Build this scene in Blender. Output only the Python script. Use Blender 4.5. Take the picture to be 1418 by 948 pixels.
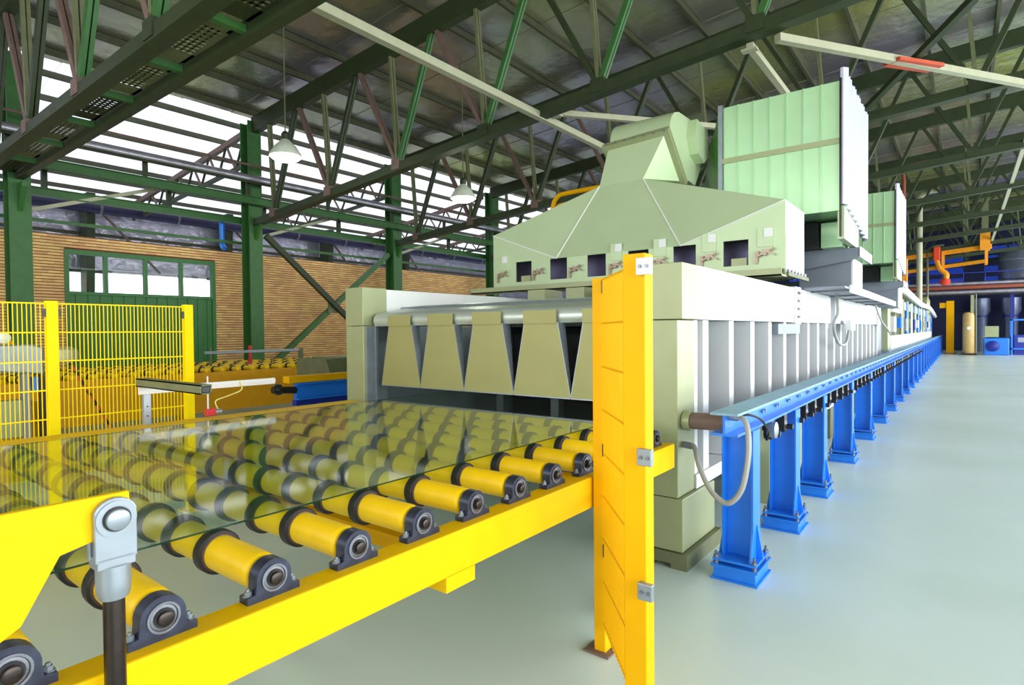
import bpy, math, random
from mathutils import Vector, Matrix
random.seed(7)
SC = bpy.context.scene
COL = SC.collection
for o in list(bpy.data.objects):
    bpy.data.objects.remove(o)

# ------------------------------------------------------------------ camera
F_PX, YAW, PITCH, ROLL, CAM_H = 808.686, 0.657669, 0.0189246, 0.0091262, 1.55
def set_camera():
    cy, sy, cp, sp = math.cos(YAW), math.sin(YAW), math.cos(PITCH), math.sin(PITCH)
    f = Vector((-sy * cp, cy * cp, -sp)); r = Vector((cy, sy, 0)); d = f.cross(r)
    cr, sr = math.cos(ROLL), math.sin(ROLL)
    r2 = cr * r + sr * d; d2 = -sr * r + cr * d
    cam = bpy.data.cameras.new('camera'); ob = bpy.data.objects.new('camera', cam); COL.objects.link(ob)
    m = Matrix((r2, -d2, -f)).transposed().to_4x4(); m.translation = Vector((0, 0, CAM_H))
    ob.matrix_world = m
    cam.sensor_fit = 'HORIZONTAL'; cam.sensor_width = 36.0; cam.lens = F_PX * 36.0 / 1418.0
    cam.clip_start = 0.05; cam.clip_end = 300
    SC.camera = ob
set_camera()

# ------------------------------------------------------------------ world, lights, exposure
W = bpy.data.worlds.new('overcast_sky'); SC.world = W; W.use_nodes = True
_bg = W.node_tree.nodes['Background']; _bg.inputs[0].default_value = (0.86, 0.92, 1.0, 1); _bg.inputs[1].default_value = 1.9
def area(name, loc, rot, sx, sy, power, col=(1, 1, 1)):
    l = bpy.data.lights.new(name, 'AREA'); l.shape = 'RECTANGLE'; l.size = sx; l.size_y = sy
    l.energy = power; l.color = col
    o = bpy.data.objects.new(name, l); COL.objects.link(o); o.location = loc; o.rotation_euler = rot
    return o
# daylight through the long glazed side on the right and through the doors behind the camera
area('daylight_side_windows', (8.6, 20, 3.0), (0, math.radians(90), 0), 4.6, 48, 5400, (0.96, 0.98, 1.0))
area('daylight_loading_doors', (-4.0, -6.6, 3.2), (math.radians(90), 0, 0), 12, 4.0, 560, (1.0, 0.99, 0.94))
vs = SC.view_settings
vs.view_transform = 'Standard'; vs.look = 'None'; vs.gamma = 1.0; vs.use_curve_mapping = False; vs.exposure = 0.0

# ------------------------------------------------------------------ materials
def lin(c):
    return tuple(((v / 255) / 12.92 if v / 255 <= 0.04045 else ((v / 255 + 0.055) / 1.055) ** 2.4) for v in c) + (1,)
MATS = {}
def mat(name, rgb, rough=0.5, metal=0.0, var=0.12, scale=6.0, bump=0.0, bscale=40.0, emit=0.0, island=0.0, rgb2=None, spec=0.5):
    if name in MATS: return MATS[name]
    m = bpy.data.materials.new(name); m.use_nodes = True; nt = m.node_tree; N = nt.nodes; Lk = nt.links
    b = N['Principled BSDF']; b.inputs['Roughness'].default_value = rough; b.inputs['Metallic'].default_value = metal
    b.inputs['Specular IOR Level'].default_value = spec
    c1 = lin(rgb); c2 = lin(rgb2) if rgb2 else tuple(v * (1 - var) for v in c1[:3]) + (1,)
    tc = N.new('ShaderNodeTexCoord'); nz = N.new('ShaderNodeTexNoise'); nz.inputs['Scale'].default_value = scale
    nz.inputs['Detail'].default_value = 5
    Lk.new(tc.outputs['Object'], nz.inputs['Vector'])
    rp = N.new('ShaderNodeValToRGB'); rp.color_ramp.elements[0].position = 0.35; rp.color_ramp.elements[1].position = 0.65
    rp.color_ramp.elements[0].color = c2; rp.color_ramp.elements[1].color = c1
    Lk.new(nz.outputs['Fac'], rp.inputs['Fac']); out = rp.outputs['Color']
    if island:
        g = N.new('ShaderNodeNewGeometry'); hs = N.new('ShaderNodeHueSaturation')
        mr = N.new('ShaderNodeMapRange'); mr.inputs[3].default_value = 1 - island; mr.inputs[4].default_value = 1 + island * 0.6
        Lk.new(g.outputs['Random Per Island'], mr.inputs[0]); Lk.new(mr.outputs[0], hs.inputs['Value'])
        mr2 = N.new('ShaderNodeMapRange'); mr2.inputs[3].default_value = 0.485; mr2.inputs[4].default_value = 0.515
        Lk.new(g.outputs['Random Per Island'], mr2.inputs[0]); Lk.new(mr2.outputs[0], hs.inputs['Hue'])
        Lk.new(out, hs.inputs['Color']); out = hs.outputs['Color']
    Lk.new(out, b.inputs['Base Color'])
    if bump:
        n2 = N.new('ShaderNodeTexNoise'); n2.inputs['Scale'].default_value = bscale; n2.inputs['Detail'].default_value = 3
        Lk.new(tc.outputs['Object'], n2.inputs['Vector'])
        bp = N.new('ShaderNodeBump'); bp.inputs['Strength'].default_value = bump; bp.inputs['Distance'].default_value = 0.05
        Lk.new(n2.outputs['Fac'], bp.inputs['Height']); Lk.new(bp.outputs['Normal'], b.inputs['Normal'])
    if emit:
        b.inputs['Emission Color'].default_value = c1; b.inputs['Emission Strength'].default_value = emit
    MATS[name] = m
    return m
YEL = mat('conveyor_yellow_paint', (240, 191, 0), 0.5, var=0.06, scale=9, spec=0.12)
YELD = mat('fence_yellow_paint', (238, 176, 0), 0.5, var=0.05, spec=0.12)
ORA = mat('amber_panel_paint', (226, 160, 6), 0.5, var=0.08)
ROLY = mat('roller_yellow_sleeve', (236, 194, 6), 0.45, var=0.06, scale=14, spec=0.3)
RUB = mat('black_rubber', (26, 24, 26), 0.55, var=0.3)
RUBE = mat('brown_rubber_edge', (74, 54, 44), 0.6)
CAST = mat('blue_black_cast_iron', (58, 64, 84), 0.35, 0.4, var=0.4, scale=30)
STEEL = mat('worn_bright_steel', (128, 130, 138), 0.36, 0.7, var=0.25, scale=25)
ZINC = mat('zinc_plated_steel', (150, 160, 168), 0.36, 0.5, var=0.12, scale=12)
DSTEEL = mat('dark_oiled_steel', (62, 54, 50), 0.3, 0.7, var=0.35, scale=20)
GALV = mat('galvanised_sheet', (160, 168, 126), 0.42, 0.2, var=0.10, scale=3, bump=0.03, bscale=6)
HOODM = mat('pale_green_hood_sheet', (186, 206, 164), 0.42, 0.2, var=0.05, scale=2)
BOXM = mat('green_tinted_panel_sheet', (186, 226, 180), 0.34, 0.4, var=0.07, scale=2, bump=0.03, bscale=4)
CORR = mat('lilac_white_corrugated_sheet', (186, 186, 206), 0.5, 0.0, var=0.08, spec=0.2)
WHT = mat('white_painted_sheet', (226, 228, 226), 0.45, 0.1, var=0.05, scale=3)
SIDEP = mat('blue_grey_side_panel', (48, 53, 68), 0.6, 0.0, var=0.2, scale=2.5, spec=0.1)
FINP = mat('grey_furnace_panel', (136, 144, 158), 0.5, 0.3, var=0.16, scale=2.5)
PLATE = mat('olive_grey_flap_sheet', (156, 154, 98), 0.5, 0.2, var=0.07, scale=3)
DARK = mat('dark_interior', (38, 38, 44), 0.7, var=0.3)  # near-black fill for hollows and interiors
PURP = mat('violet_grey_interior_sheet', (120, 116, 150), 0.4, 0.4, var=0.2)
BLUE = mat('blue_machine_paint', (28, 126, 236), 0.3, var=0.08, scale=10)
NAVY = mat('navy_machine_paint', (10, 40, 150), 0.4, var=0.2)
GRN = mat('green_steel_paint', (50, 104, 44), 0.5, var=0.15)
DGRN = mat('dark_green_truss_paint', (44, 58, 26), 0.55, var=0.25)
BRN = mat('brown_primer_steel', (118, 96, 88), 0.6, var=0.2)
GGRY = mat('grey_green_steel', (108, 114, 80), 0.55, var=0.2)
PALE = mat('pale_galvanised_tie', (174, 176, 148), 0.5, 0.1, var=0.1)
RED = mat('red_primer_plate', (190, 78, 48), 0.6, var=0.2)
PUR = mat('dark_purlin_steel', (70, 74, 50), 0.6, var=0.25)
FOIL = mat('silver_foil_blanket', (172, 178, 104), 0.27, 0.75, scale=0.22, bump=0.6, bscale=2.2, rgb2=(160, 154, 168))
FOIL2 = mat('wrinkled_wall_foil', (206, 204, 220), 0.3, 0.8, var=0.25, scale=1.5, bump=0.9, bscale=3.0)
BRICK = mat('buff_orange_brick', (250, 202, 136), 0.85, var=0.12, scale=3, island=0.14)
MORT = mat('dark_mortar', (110, 72, 44), 0.9, var=0.2)
DOORG = mat('green_door_paint', (44, 116, 46), 0.45, var=0.12)
FLOOR = mat('grey_sealed_concrete', (208, 226, 224), 0.32, var=0.10, scale=0.5, rgb2=(194, 214, 208))
ORG = mat('orange_crane_paint', (232, 150, 10), 0.45)
REDP = mat('red_hoist_paint', (220, 62, 22), 0.5)
TAN = mat('tan_tank_paint', (196, 166, 104), 0.5)
SILV = mat('silver_tank_sheet', (130, 140, 168), 0.35, 0.6)
ENDW = mat('dark_blue_end_wall', (34, 44, 92), 0.7, var=0.4, scale=0.8)
PIPE = mat('silver_pipe_cladding', (178, 178, 190), 0.35, 0.6, var=0.25, scale=4)
HOSE = mat('grey_rubber_hose', (160, 164, 160), 0.5)
BLK = mat('black_plastic', (18, 18, 20), 0.4)
PINK = mat('pinkish_brass', (170, 146, 132), 0.4, 0.5)
CREAM = mat('cream_cable', (230, 220, 130), 0.5)
PRED = mat('red_sensor_housing', (205, 40, 50), 0.4)
LAMPS = mat('white_lamp_reflector', (216, 224, 204), 0.4)
BULB = mat('lamp_glow', (236, 255, 214), 0.5, emit=14.0)
CONC = mat('rough_concrete', (150, 150, 140), 0.8, var=0.2)
OUTG = mat('pale_outdoor_ground', (214, 212, 204), 0.9)
BRNP = mat('red_brown_pipe_paint', (150, 80, 56), 0.5)

def special():
    m = bpy.data.materials.new('green_tinted_float_glass'); m.use_nodes = True; nt = m.node_tree; nt.nodes.clear()
    o = nt.nodes.new('ShaderNodeOutputMaterial'); mx = nt.nodes.new('ShaderNodeMixShader')
    tr = nt.nodes.new('ShaderNodeBsdfTransparent'); tr.inputs[0].default_value = (0.74, 0.86, 0.70, 1)
    gl = nt.nodes.new('ShaderNodeBsdfGlossy'); gl.inputs['Roughness'].default_value = 0.06; gl.inputs[0].default_value = (0.95, 1, 0.96, 1)
    fr = nt.nodes.new('ShaderNodeFresnel'); fr.inputs[0].default_value = 1.62
    ge = nt.nodes.new('ShaderNodeNewGeometry'); mr = nt.nodes.new('ShaderNodeMapRange'); mr.inputs[3].default_value = 1.95; mr.inputs[4].default_value = 1 / 1.95
    nt.links.new(ge.outputs['Backfacing'], mr.inputs[0]); nt.links.new(mr.outputs[0], fr.inputs[0])
    nt.links.new(fr.outputs[0], mx.inputs[0]); nt.links.new(tr.outputs[0], mx.inputs[1]); nt.links.new(gl.outputs[0], mx.inputs[2])
    nt.links.new(mx.outputs[0], o.inputs[0]); MATS['glass'] = m
    mu_ = bpy.data.materials.new('glass_underside'); mu_.use_nodes = True; nt = mu_.node_tree; nt.nodes.clear()
    o = nt.nodes.new('ShaderNodeOutputMaterial'); tr = nt.nodes.new('ShaderNodeBsdfTransparent'); tr.inputs[0].default_value = (0.93, 0.98, 0.93, 1); nt.links.new(tr.outputs[0], o.inputs[0]); MATS['glass_under'] = mu_
    m2 = bpy.data.materials.new('clear_window_pane'); m2.use_nodes = True; nt = m2.node_tree; nt.nodes.clear()
    o = nt.nodes.new('ShaderNodeOutputMaterial'); mx = nt.nodes.new('ShaderNodeMixShader'); mx.inputs[0].default_value = 0.08
    tr = nt.nodes.new('ShaderNodeBsdfTransparent'); tr.inputs[0].default_value = (0.95, 0.97, 0.97, 1)
    gl = nt.nodes.new('ShaderNodeBsdfGlossy'); gl.inputs['Roughness'].default_value = 0.02
    nt.links.new(tr.outputs[0], mx.inputs[1]); nt.links.new(gl.outputs[0], mx.inputs[2]); nt.links.new(mx.outputs[0], o.inputs[0]); MATS['pane'] = m2
    m4 = m2.copy(); m4.name = 'blue_tinted_pane'
    [q for q in m4.node_tree.nodes if q.type == 'BSDF_TRANSPARENT'][0].inputs[0].default_value = (0.10, 0.16, 0.42, 1); MATS['pane_blue'] = m4
    m3 = bpy.data.materials.new('translucent_roof_sheet'); m3.use_nodes = True; nt = m3.node_tree; nt.nodes.clear()
    o = nt.nodes.new('ShaderNodeOutputMaterial'); mx = nt.nodes.new('ShaderNodeMixShader'); mx.inputs[0].default_value = 0.75
    d = nt.nodes.new('ShaderNodeBsdfDiffuse'); d.inputs[0].default_value = (0.8, 0.78, 0.82, 1)
    t = nt.nodes.new('ShaderNodeBsdfTranslucent'); t.inputs[0].default_value = (0.9, 0.88, 0.92, 1)
    nt.links.new(d.outputs[0], mx.inputs[1]); nt.links.new(t.outputs[0], mx.inputs[2]); nt.links.new(mx.outputs[0], o.inputs[0]); MATS['translucent'] = m3
special()
BLUE_LIT = mat('glare_pale_blue_paint', (132, 176, 200), 0.5, var=0.12, scale=12)  # blue paint lightened: glare on the beam top put into the colour
COVER = mat('silver_cover_sheet', (196, 206, 196), 0.34, 0.5, var=0.08, scale=3)
FYEL = mat('lemon_fence_paint', (252, 222, 0), 0.5, var=0.05, spec=0.12)
GEDGE = mat('dark_green_glass_edge', (6, 52, 34), 0.15)
ADPT = mat('shade_green_duct_sheet', (70, 118, 48), 0.4)  # green darkened to paint in the shade on the adapter
DUCT = mat('dark_slate_duct', (52, 50, 84), 0.4, 0.4)

# ------------------------------------------------------------------ mesh builder
WL = {}
V3 = Vector
class MB:
    def __init__(s): s.v = []; s.f = []; s.mi = []
    def add(s, vs_, fs, mi=0):
        b = len(s.v); s.v += [tuple(p) for p in vs_]; s.f += [tuple(i + b for i in f) for f in fs]; s.mi += [mi] * len(fs); return s
    def box(s, x0, y0, z0, x1, y1, z1, mi=0):
        x0, x1 = min(x0, x1), max(x0, x1); y0, y1 = min(y0, y1), max(y0, y1); z0, z1 = min(z0, z1), max(z0, z1)
        return s.add([(x0,y0,z0),(x1,y0,z0),(x1,y1,z0),(x0,y1,z0),(x0,y0,z1),(x1,y0,z1),(x1,y1,z1),(x0,y1,z1)],
                     [(0,3,2,1),(4,5,6,7),(0,1,5,4),(1,2,6,5),(2,3,7,6),(3,0,4,7)], mi)
    def hexa(s, b4, t4, mi=0):
        return s.add(list(b4) + list(t4), [(0,3,2,1),(4,5,6,7),(0,1,5,4),(1,2,6,5),(2,3,7,6),(3,0,4,7)], mi)
    def bar(s, p0, p1, w, h, up=(0, 0, 1), mi=0):
        p0, p1 = V3(p0), V3(p1); d = (p1 - p0).normalized(); u = V3(up)
        if abs(d.dot(u)) > 0.98: u = V3((0, 1, 0))
        r = d.cross(u).normalized(); u = r.cross(d).normalized(); r *= w / 2; u *= h / 2
        return s.hexa([p0 - r - u, p0 + r - u, p0 + r + u, p0 - r + u], [p1 - r - u, p1 + r - u, p1 + r + u, p1 - r + u], mi)
    def rev(s, p0, axis, prof, n=16, mi=0, caps=True):
        p0 = V3(p0); a = V3(axis).normalized(); u = a.orthogonal().normalized(); w = a.cross(u)
        vs_ = []; fs = []
        for t, r in prof:
            for k in range(n):
                g = 2 * math.pi * k / n; vs_.append(p0 + a * t + (u * math.cos(g) + w * math.sin(g)) * r)
        for i in range(len(prof) - 1):
            for k in range(n):
                k2 = (k + 1) % n; fs.append((i*n+k, i*n+k2, (i+1)*n+k2, (i+1)*n+k))
        if caps: fs.append(tuple(range(n))[::-1]); fs.append(tuple((len(prof)-1)*n + k for k in range(n)))
        return s.add(vs_, fs, mi)
    def tube(s, p0, p1, r, n=12, r2=None, mi=0):
        p0, p1 = V3(p0), V3(p1); L = (p1 - p0).length
        return s.rev(p0, p1 - p0, [(0, r), (L, r if r2 is None else r2)], n, mi)
    def path(s, pts, r, n=8, mi=0):
        pts = [V3(p) for p in pts]; vs_ = []; fs = []; pu = None
        for i, p in enumerate(pts):
            d = (pts[min(i+1, len(pts)-1)] - pts[max(i-1, 0)]).normalized()
            u = (pu - d * pu.dot(d)).normalized() if pu else d.orthogonal().normalized(); pu = u; w = d.cross(u)
            for k in range(n):
                g = 2 * math.pi * k / n; vs_.append(p + (u * math.cos(g) + w * math.sin(g)) * r)
        for i in range(len(pts) - 1):
            for k in range(n): k2 = (k+1) % n; fs.append((i*n+k, i*n+k2, (i+1)*n+k2, (i+1)*n+k))
        fs.append(tuple(range(n))[::-1]); fs.append(tuple((len(pts)-1)*n+k for k in range(n)))
        return s.add(vs_, fs, mi)
    def prism(s, poly, vec, mi=0):
        n = len(poly); v = V3(vec); a = [V3(p) for p in poly]
        return s.add(a + [p + v for p in a], [tuple(range(n))[::-1], tuple(range(n, 2*n))] + [(i, (i+1) % n, n + (i+1) % n, n + i) for i in range(n)], mi)
    def mesh(s, name, m, smooth=False):
        me = bpy.data.meshes.new(name); me.from_pydata(s.v, [], s.f)
        for q in (m if isinstance(m, (list, tuple)) else [m]): me.materials.append(q)
        if any(s.mi): me.polygons.foreach_set('material_index', s.mi)
        if smooth:
            me.polygons.foreach_set('use_smooth', [True] * len(me.polygons)); me.update(); me.set_sharp_from_angle(angle=math.radians(38))
        import bmesh
        bm = bmesh.new(); bm.from_mesh(me); bmesh.ops.recalc_face_normals(bm, faces=bm.faces); bm.to_mesh(me); bm.free()
        return me
    def build(s, name, m, parent=None, smooth=False, bevel=0, loc=None, kind=None):
        return link(name, s.mesh(name, m, smooth), parent, loc, bevel, kind)
def link(name, me, parent=None, loc=None, bevel=0, kind=None):
    o = bpy.data.objects.new(name, me); COL.objects.link(o)
    l = V3(loc) if loc is not None else V3((0, 0, 0)); WL[o.name] = l.copy()
    if parent: o.parent = parent; o.location = l - WL[parent.name]
    else: o.location = l
    if bevel:
        b = o.modifiers.new('bevel', 'BEVEL'); b.width = bevel; b.segments = 2; b.limit_method = 'ANGLE'
    if kind: o['kind'] = kind
    return o
def tag(o, label, cat, group=None):
    o['label'] = label; o['category'] = cat
    if group: o['group'] = group
    return o
def thing(name, label, cat, loc, group=None):
    o = bpy.data.objects.new(name, None); COL.objects.link(o); o.location = loc; o.empty_display_size = 0.1; WL[o.name] = V3(loc)
    return tag(o, label, cat, group)
def sgrp(name, loc=(0, 0, 0)):
    o = bpy.data.objects.new(name, None); COL.objects.link(o); o.location = loc; WL[o.name] = V3(loc); o['kind'] = 'structure'
    return o
def arc(cx, cz, r, a0, a1, n):
    return [(cx + r * math.cos(math.radians(a0 + (a1 - a0) * i / n)), cz + r * math.sin(math.radians(a0 + (a1 - a0) * i / n))) for i in range(n + 1)]
def smoothpath(pts, n=6):
    P = [V3(p) for p in pts]; out = []
    for i in range(len(P) - 1):
        a, b, c, d = P[max(i-1, 0)], P[i], P[i+1], P[min(i+2, len(P)-1)]
        for k in range(n):
            t = k / n
            out.append(0.5 * ((2*b) + (c - a) * t + (2*a - 5*b + 4*c - d) * t*t + (3*b - a - 3*c + d) * t**3))
    out.append(P[-1]); return out
ORD = ['first', 'second', 'third', 'fourth', 'fifth', 'sixth', 'seventh', 'eighth', 'ninth', 'tenth', 'eleventh', 'twelfth']
FR = [8.25, 13.2, 18.15, 23.1, 28.05, 33.0, 37.95, 42.9, 47.85]      # frame lines beyond the first

# ================================================================== STRUCTURE
MB().box(-23.9, -7, -0.2, 9, 50.2, 0).build('floor', FLOOR, kind='structure')
MB().box(-60, -20, -0.5, 40, 70, -0.21).build('outdoor_ground_1', OUTG, kind='structure')  # pale ground outside the hall
def zroof(x): return 8.62 + 0.075 * x if x >= -15.5 else 7.4575 + 0.125 * (x + 15.5)
def zlow(x): return 8.02 + 0.075 * x          # underside of the top chord
def zbot(x): return 5.72 + 0.08 * x           # bottom chord
ceil = sgrp('ceiling', (0, 0, 7.4))
y = -7.0; i = 0
while y < 50:
    w = 1.24; dz = 0.012 * (i % 2)
    s = MB(); s.hexa([(-15.5, y, zroof(-15.5)+dz), (9, y, zroof(9)+dz), (9, y+w+0.03, zroof(9)+dz), (-15.5, y+w+0.03, zroof(-15.5)+dz)],
                     [(-15.5, y, zroof(-15.5)+dz+0.05), (9, y, zroof(9)+dz+0.05), (9, y+w+0.03, zroof(9)+dz+0.05), (-15.5, y+w+0.03, zroof(-15.5)+dz+0.05)])
    s.build('roof_sheet', FOIL, ceil)
    s = MB(); z0, z1 = zroof(-24.2), zroof(-15.52)
    s.add([(-24.2, y, z0+dz), (-15.52, y, z1+dz), (-15.52, y+w+0.03, z1+dz), (-24.2, y+w+0.03, z0+dz)], [(0, 1, 2, 3)])
    s.build('skylight_sheet', MATS['translucent'], ceil)
    y += w; i += 1
x = -15.0
while x < 9:
    MB().box(x-0.035, -7, zroof(x)-0.13, x+0.035, 50, zroof(x)-0.005).build('purlin', PUR, ceil); x += 1.3
x = -16.0
while x > -24:
    MB().box(x-0.04, -7, zroof(x)-0.14, x+0.04, 50, zroof(x)-0.01).build('purlin', PUR, ceil); x -= 1.2

# brick wall with the green door
wl = sgrp('wall_left', (-16.1, 9, 0))
D0, D1, DH, BH = 4.27, 7.62, 3.5, 3.82
s = MB(); s.box(-16.24, -6, 0, -16.012, D0, BH); s.box(-16.24, D1, 0, -16.012, 19.4, BH); s.box(-16.24, D0, DH, -16.012, D1, BH)
s.build('mortar_core', MORT, wl)
bv, bf = [], []
crs, bl = 0.0667, 0.232; r = 0
while (r + 1) * crs < BH + 0.02:
    z0, z1 = r * crs + 0.009, (r + 1) * crs - 0.008; yy = -6 + (bl / 2 if r % 2 else 0)
    while yy < 19.3:
        a, b = yy + 0.0015, min(yy + bl - 0.0015, 19.4)
        segs = [(a, b)]
        if z0 < DH:
            segs = []
            if a < D0: segs.append((a, min(b, D0)))
            if b > D1: segs.append((max(a, D1), b))
        for (a, b) in segs:
            if b - a < 0.03: continue
            xo = -16.0 + random.uniform(-0.003, 0.003); n = len(bv)
            bv += [(-16.02, a, z0), (xo, a, z0), (xo, b, z0), (-16.02, b, z0), (-16.02, a, z1), (xo, a, z1), (xo, b, z1), (-16.02, b, z1)]
            bf += [(n, n+1, n+5, n+4), (n+1, n+2, n+6, n+5), (n+2, n+3, n+7, n+6), (n+4, n+5, n+6, n+7), (n, n+3, n+2, n+1)]
        yy += bl
    r += 1
s = MB(); s.v = bv; s.f = bf; s.mi = [0] * len(bf); s.build('brick', BRICK, wl, kind='stuff')
dr = sgrp('door_1', (-16.1, 5.9, 0))
s = MB(); fx0, fx1 = -16.12, -15.98
s.box(fx0, D0, 0, fx1, D0+0.09, DH); s.box(fx0, D1-0.09, 0, fx1, D1, DH); s.box(fx0, D0+0.09, DH-0.1, fx1, D1-0.09, DH); s.box(fx0, D0+0.09, 2.48, fx1, D1-0.09, 2.55)
s.build('door_frame', DOORG, dr)
yy = D0 + 0.09; k = 0; nrib = 26; wr = (D1 - D0 - 0.18) / nrib
for k in range(nrib):
    a = yy + k * wr; x1 = -16.03 if k % 2 else -16.055
    MB().box(-16.08, a, 0.02, x1, a + wr, 2.48).build('door_board', DOORG, dr)
mu = [D0+0.09, 5.08, 5.93, 6.76, D1-0.09]
for a in mu[1:4]: MB().box(fx0+0.02, a-0.04, 2.55, fx1-0.01, a+0.04, 3.4).build('mullion', DOORG, dr)
for a, b in zip(mu[:-1], mu[1:]): MB().box(-16.06, a+0.035, 2.55, -16.052, b-0.035, 3.4).build('pane', MATS['pane'], dr)

wf = sgrp('wall_outer_left', (-24, 20, 3.7))
for k in range(24):
    a = -7 + k * 2.4
    MB().box(-24.1, a, 3.72, -24.0 + 0.01 * (k % 2), a + 2.4, 6.5).build('foil_sheet', FOIL2, wf)
for z in (3.72, 5.0, 6.2): MB().box(-23.98, -7, z, -23.88, 50, z + 0.1).build('girt', PUR, wf)
wo = sgrp('wall_outer_sill', (-24, 20, 0)); MB().box(-24.1, -7, 0, -23.95, 50.2, 0.9).build('sill_panel', CONC, wo)

we = sgrp('wall_end', (0, 50, 0))
s = MB(); s.box(-24, 50, 0, 9, 50.2, 4.3); s.box(-24, 50, 6.9, 9, 50.2, 9.6)
for a in range(-24, 9, 3): s.box(a, 50, 4.3, a + 1.1, 50.2, 6.9)
s.build('wall_sheet', ENDW, we)
for a in range(-24, 9, 3):
    MB().box(a+1.1, 50.08, 4.3, a+3, 50.1, 6.9).build('pane', MATS['pane_blue'], we)
    for q in (4.9, 5.6, 6.3): MB().box(a+1.1, 50.0, q, a+3, 50.06, q+0.35).build('louvre', ENDW, we)
wr_ = sgrp('wall_right', (9, 20, 0))
s = MB(); s.box(8.8, -7, 0, 9, 50.2, 0.5); s.box(8.8, -7, 5.5, 9, 50.2, 9.3)
for a in range(-7, 50, 5): s.box(8.75, a, 0.5, 9, a+0.3, 5.5)
s.build('wall_sheet', CONC, wr_)
wfr = sgrp('wall_front', (-8, -7, 0))
s = MB(); s.box(-24, -7.2, 5.9, 9, -7, 9.4); s.box(-24, -7.2, 0, -13, -7, 5.9); s.box(5, -7.2, 0, 9, -7, 5.9); s.build('wall_sheet', CONC, wfr)

# ------------------------------------------------------------------ columns
def hcol(name, x, yc, top, label, w=0.36, d=0.42, m=GRN):
    t = thing(name, label, 'column', (x, yc, 0), 'steel columns along the brick wall')
    s = MB(); s.box(x-0.03, yc-w/2, 0.02, x, yc+w/2, top); s.box(x-d, yc-w/2, 0.02, x-d+0.03, yc+w/2, top); s.box(x-d+0.03, yc-0.02, 0.02, x-0.03, yc+0.02, top)
    s.build('shaft', m, t)
    MB().box(x-d-0.08, yc-w/2-0.08, 0, x+0.08, yc+w/2+0.08, 0.02).build('base_plate', m, t)
    s = MB(); s.prism([(x, yc-0.04, 4.05), (x+0.32, yc-0.04, 4.5), (x+0.32, yc-0.04, 4.6), (x, yc-0.04, 4.6)], (0, 0.08, 0)); s.build('corbel', m, t)
    return t
cl = ['green steel column nearest the left edge, left of the green door', 'green steel column between the green door and the cross brace',
      'green steel column right of the cross brace, behind the furnace flaps', 'green steel column half hidden behind the left edge of the hood']
for yc, l in zip((3.3, 8.24, 13.19, 18.4), cl): hcol('steel_column', -14.98, yc, 7.2, l)
for k, yc in enumerate((2.2, 6.93, 11.6, 16.3, 21.0)):
    t = thing('outer_wall_column', 'dark tapered column against the foil wall, %s from the left' % ORD[k], 'column', (-23.6, yc, 0), 'columns against the outer foil wall')
    MB().hexa([(-23.8, yc-0.12, 0), (-23.5, yc-0.12, 0), (-23.5, yc+0.12, 0), (-23.8, yc+0.12, 0)], [(-23.8, yc-0.12, 6.3), (-23.0, yc-0.12, 6.3), (-23.0, yc+0.12, 6.3), (-23.8, yc+0.12, 6.3)]).build('shaft', NAVY if k == 9 else DGRN, t)
    s = MB(); s.bar((-23.6, yc+0.1, 6.2), (-23.6, yc+2.3, 3.8), 0.07, 0.07); s.build('wall_brace', BRN, t)

# ------------------------------------------------------------------ roof trusses
def truss(yc, xs0, xs1, label, bot=zbot, low=zlow, dmul=1.0):
    t = thing('roof_truss', label, 'roof truss', (xs0, yc, bot(xs0)), 'main roof trusses')
    MB().hexa([(xs0, yc-0.09, low(xs0)), (xs1, yc-0.09, low(xs1)), (xs1, yc+0.09, low(xs1)), (xs0, yc+0.09, low(xs0))],
              [(xs0, yc-0.09, low(xs0)+0.4), (xs1, yc-0.09, low(xs1)+0.4), (xs1, yc+0.09, low(xs1)+0.4), (xs0, yc+0.09, low(xs0)+0.4)]).build('top_chord', DGRN, t)
    s = MB()
    for dy in (-0.055, 0.055): s.bar((xs0, yc+dy, bot(xs0)), (xs1, yc+dy, bot(xs1)), 0.06, 0.17)
    s.bar((xs0, yc, bot(xs0)-0.085), (xs1, yc, bot(xs1)-0.085), 0.2, 0.02)
    s.build('bottom_chord', DGRN, t)
    x = -14.05
    def web(x0, x1, m, w):
        s = MB()
        for dy in (-0.035, 0.035): s.bar((x0, yc+dy, bot(x0)+0.05), (x1, yc+dy, low(x1)+0.1), w, 0.05, up=(0, 1, 0))
        s.build('web_member', m, t)
    while x < xs1 - 0.5:
        if x > xs0:
            if x - 1.25 > xs0: web(x, x - 1.25, BRN if x < -5 else DGRN, 0.08*dmul)
            web(x, x - 0.2, GGRY, 0.06*dmul)
            if x + 1.05 < xs1: web(x, x + 1.05, GRN if -10 < x < -2 and yc < 12 else DGRN, 0.09*dmul)
            MB().box(x-0.12, yc-0.1, bot(x)-0.05, x+0.12, yc+0.1, bot(x)+0.16).build('gusset_plate', BRN if x < -8 else DGRN, t)
        x += 2.37
    return t
truss(2.73, -16.4, 8.5, 'nearest roof truss, crossing the top left corner above the cable tray', bot=lambda x: 4.78, low=lambda x: 6.95+0.02*(x+16), dmul=1.35)
for k, yc in enumerate(FR):
    truss(yc, -15.0, 8.6, 'dark green roof truss, %s from the camera' % ORD[k+1])
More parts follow.
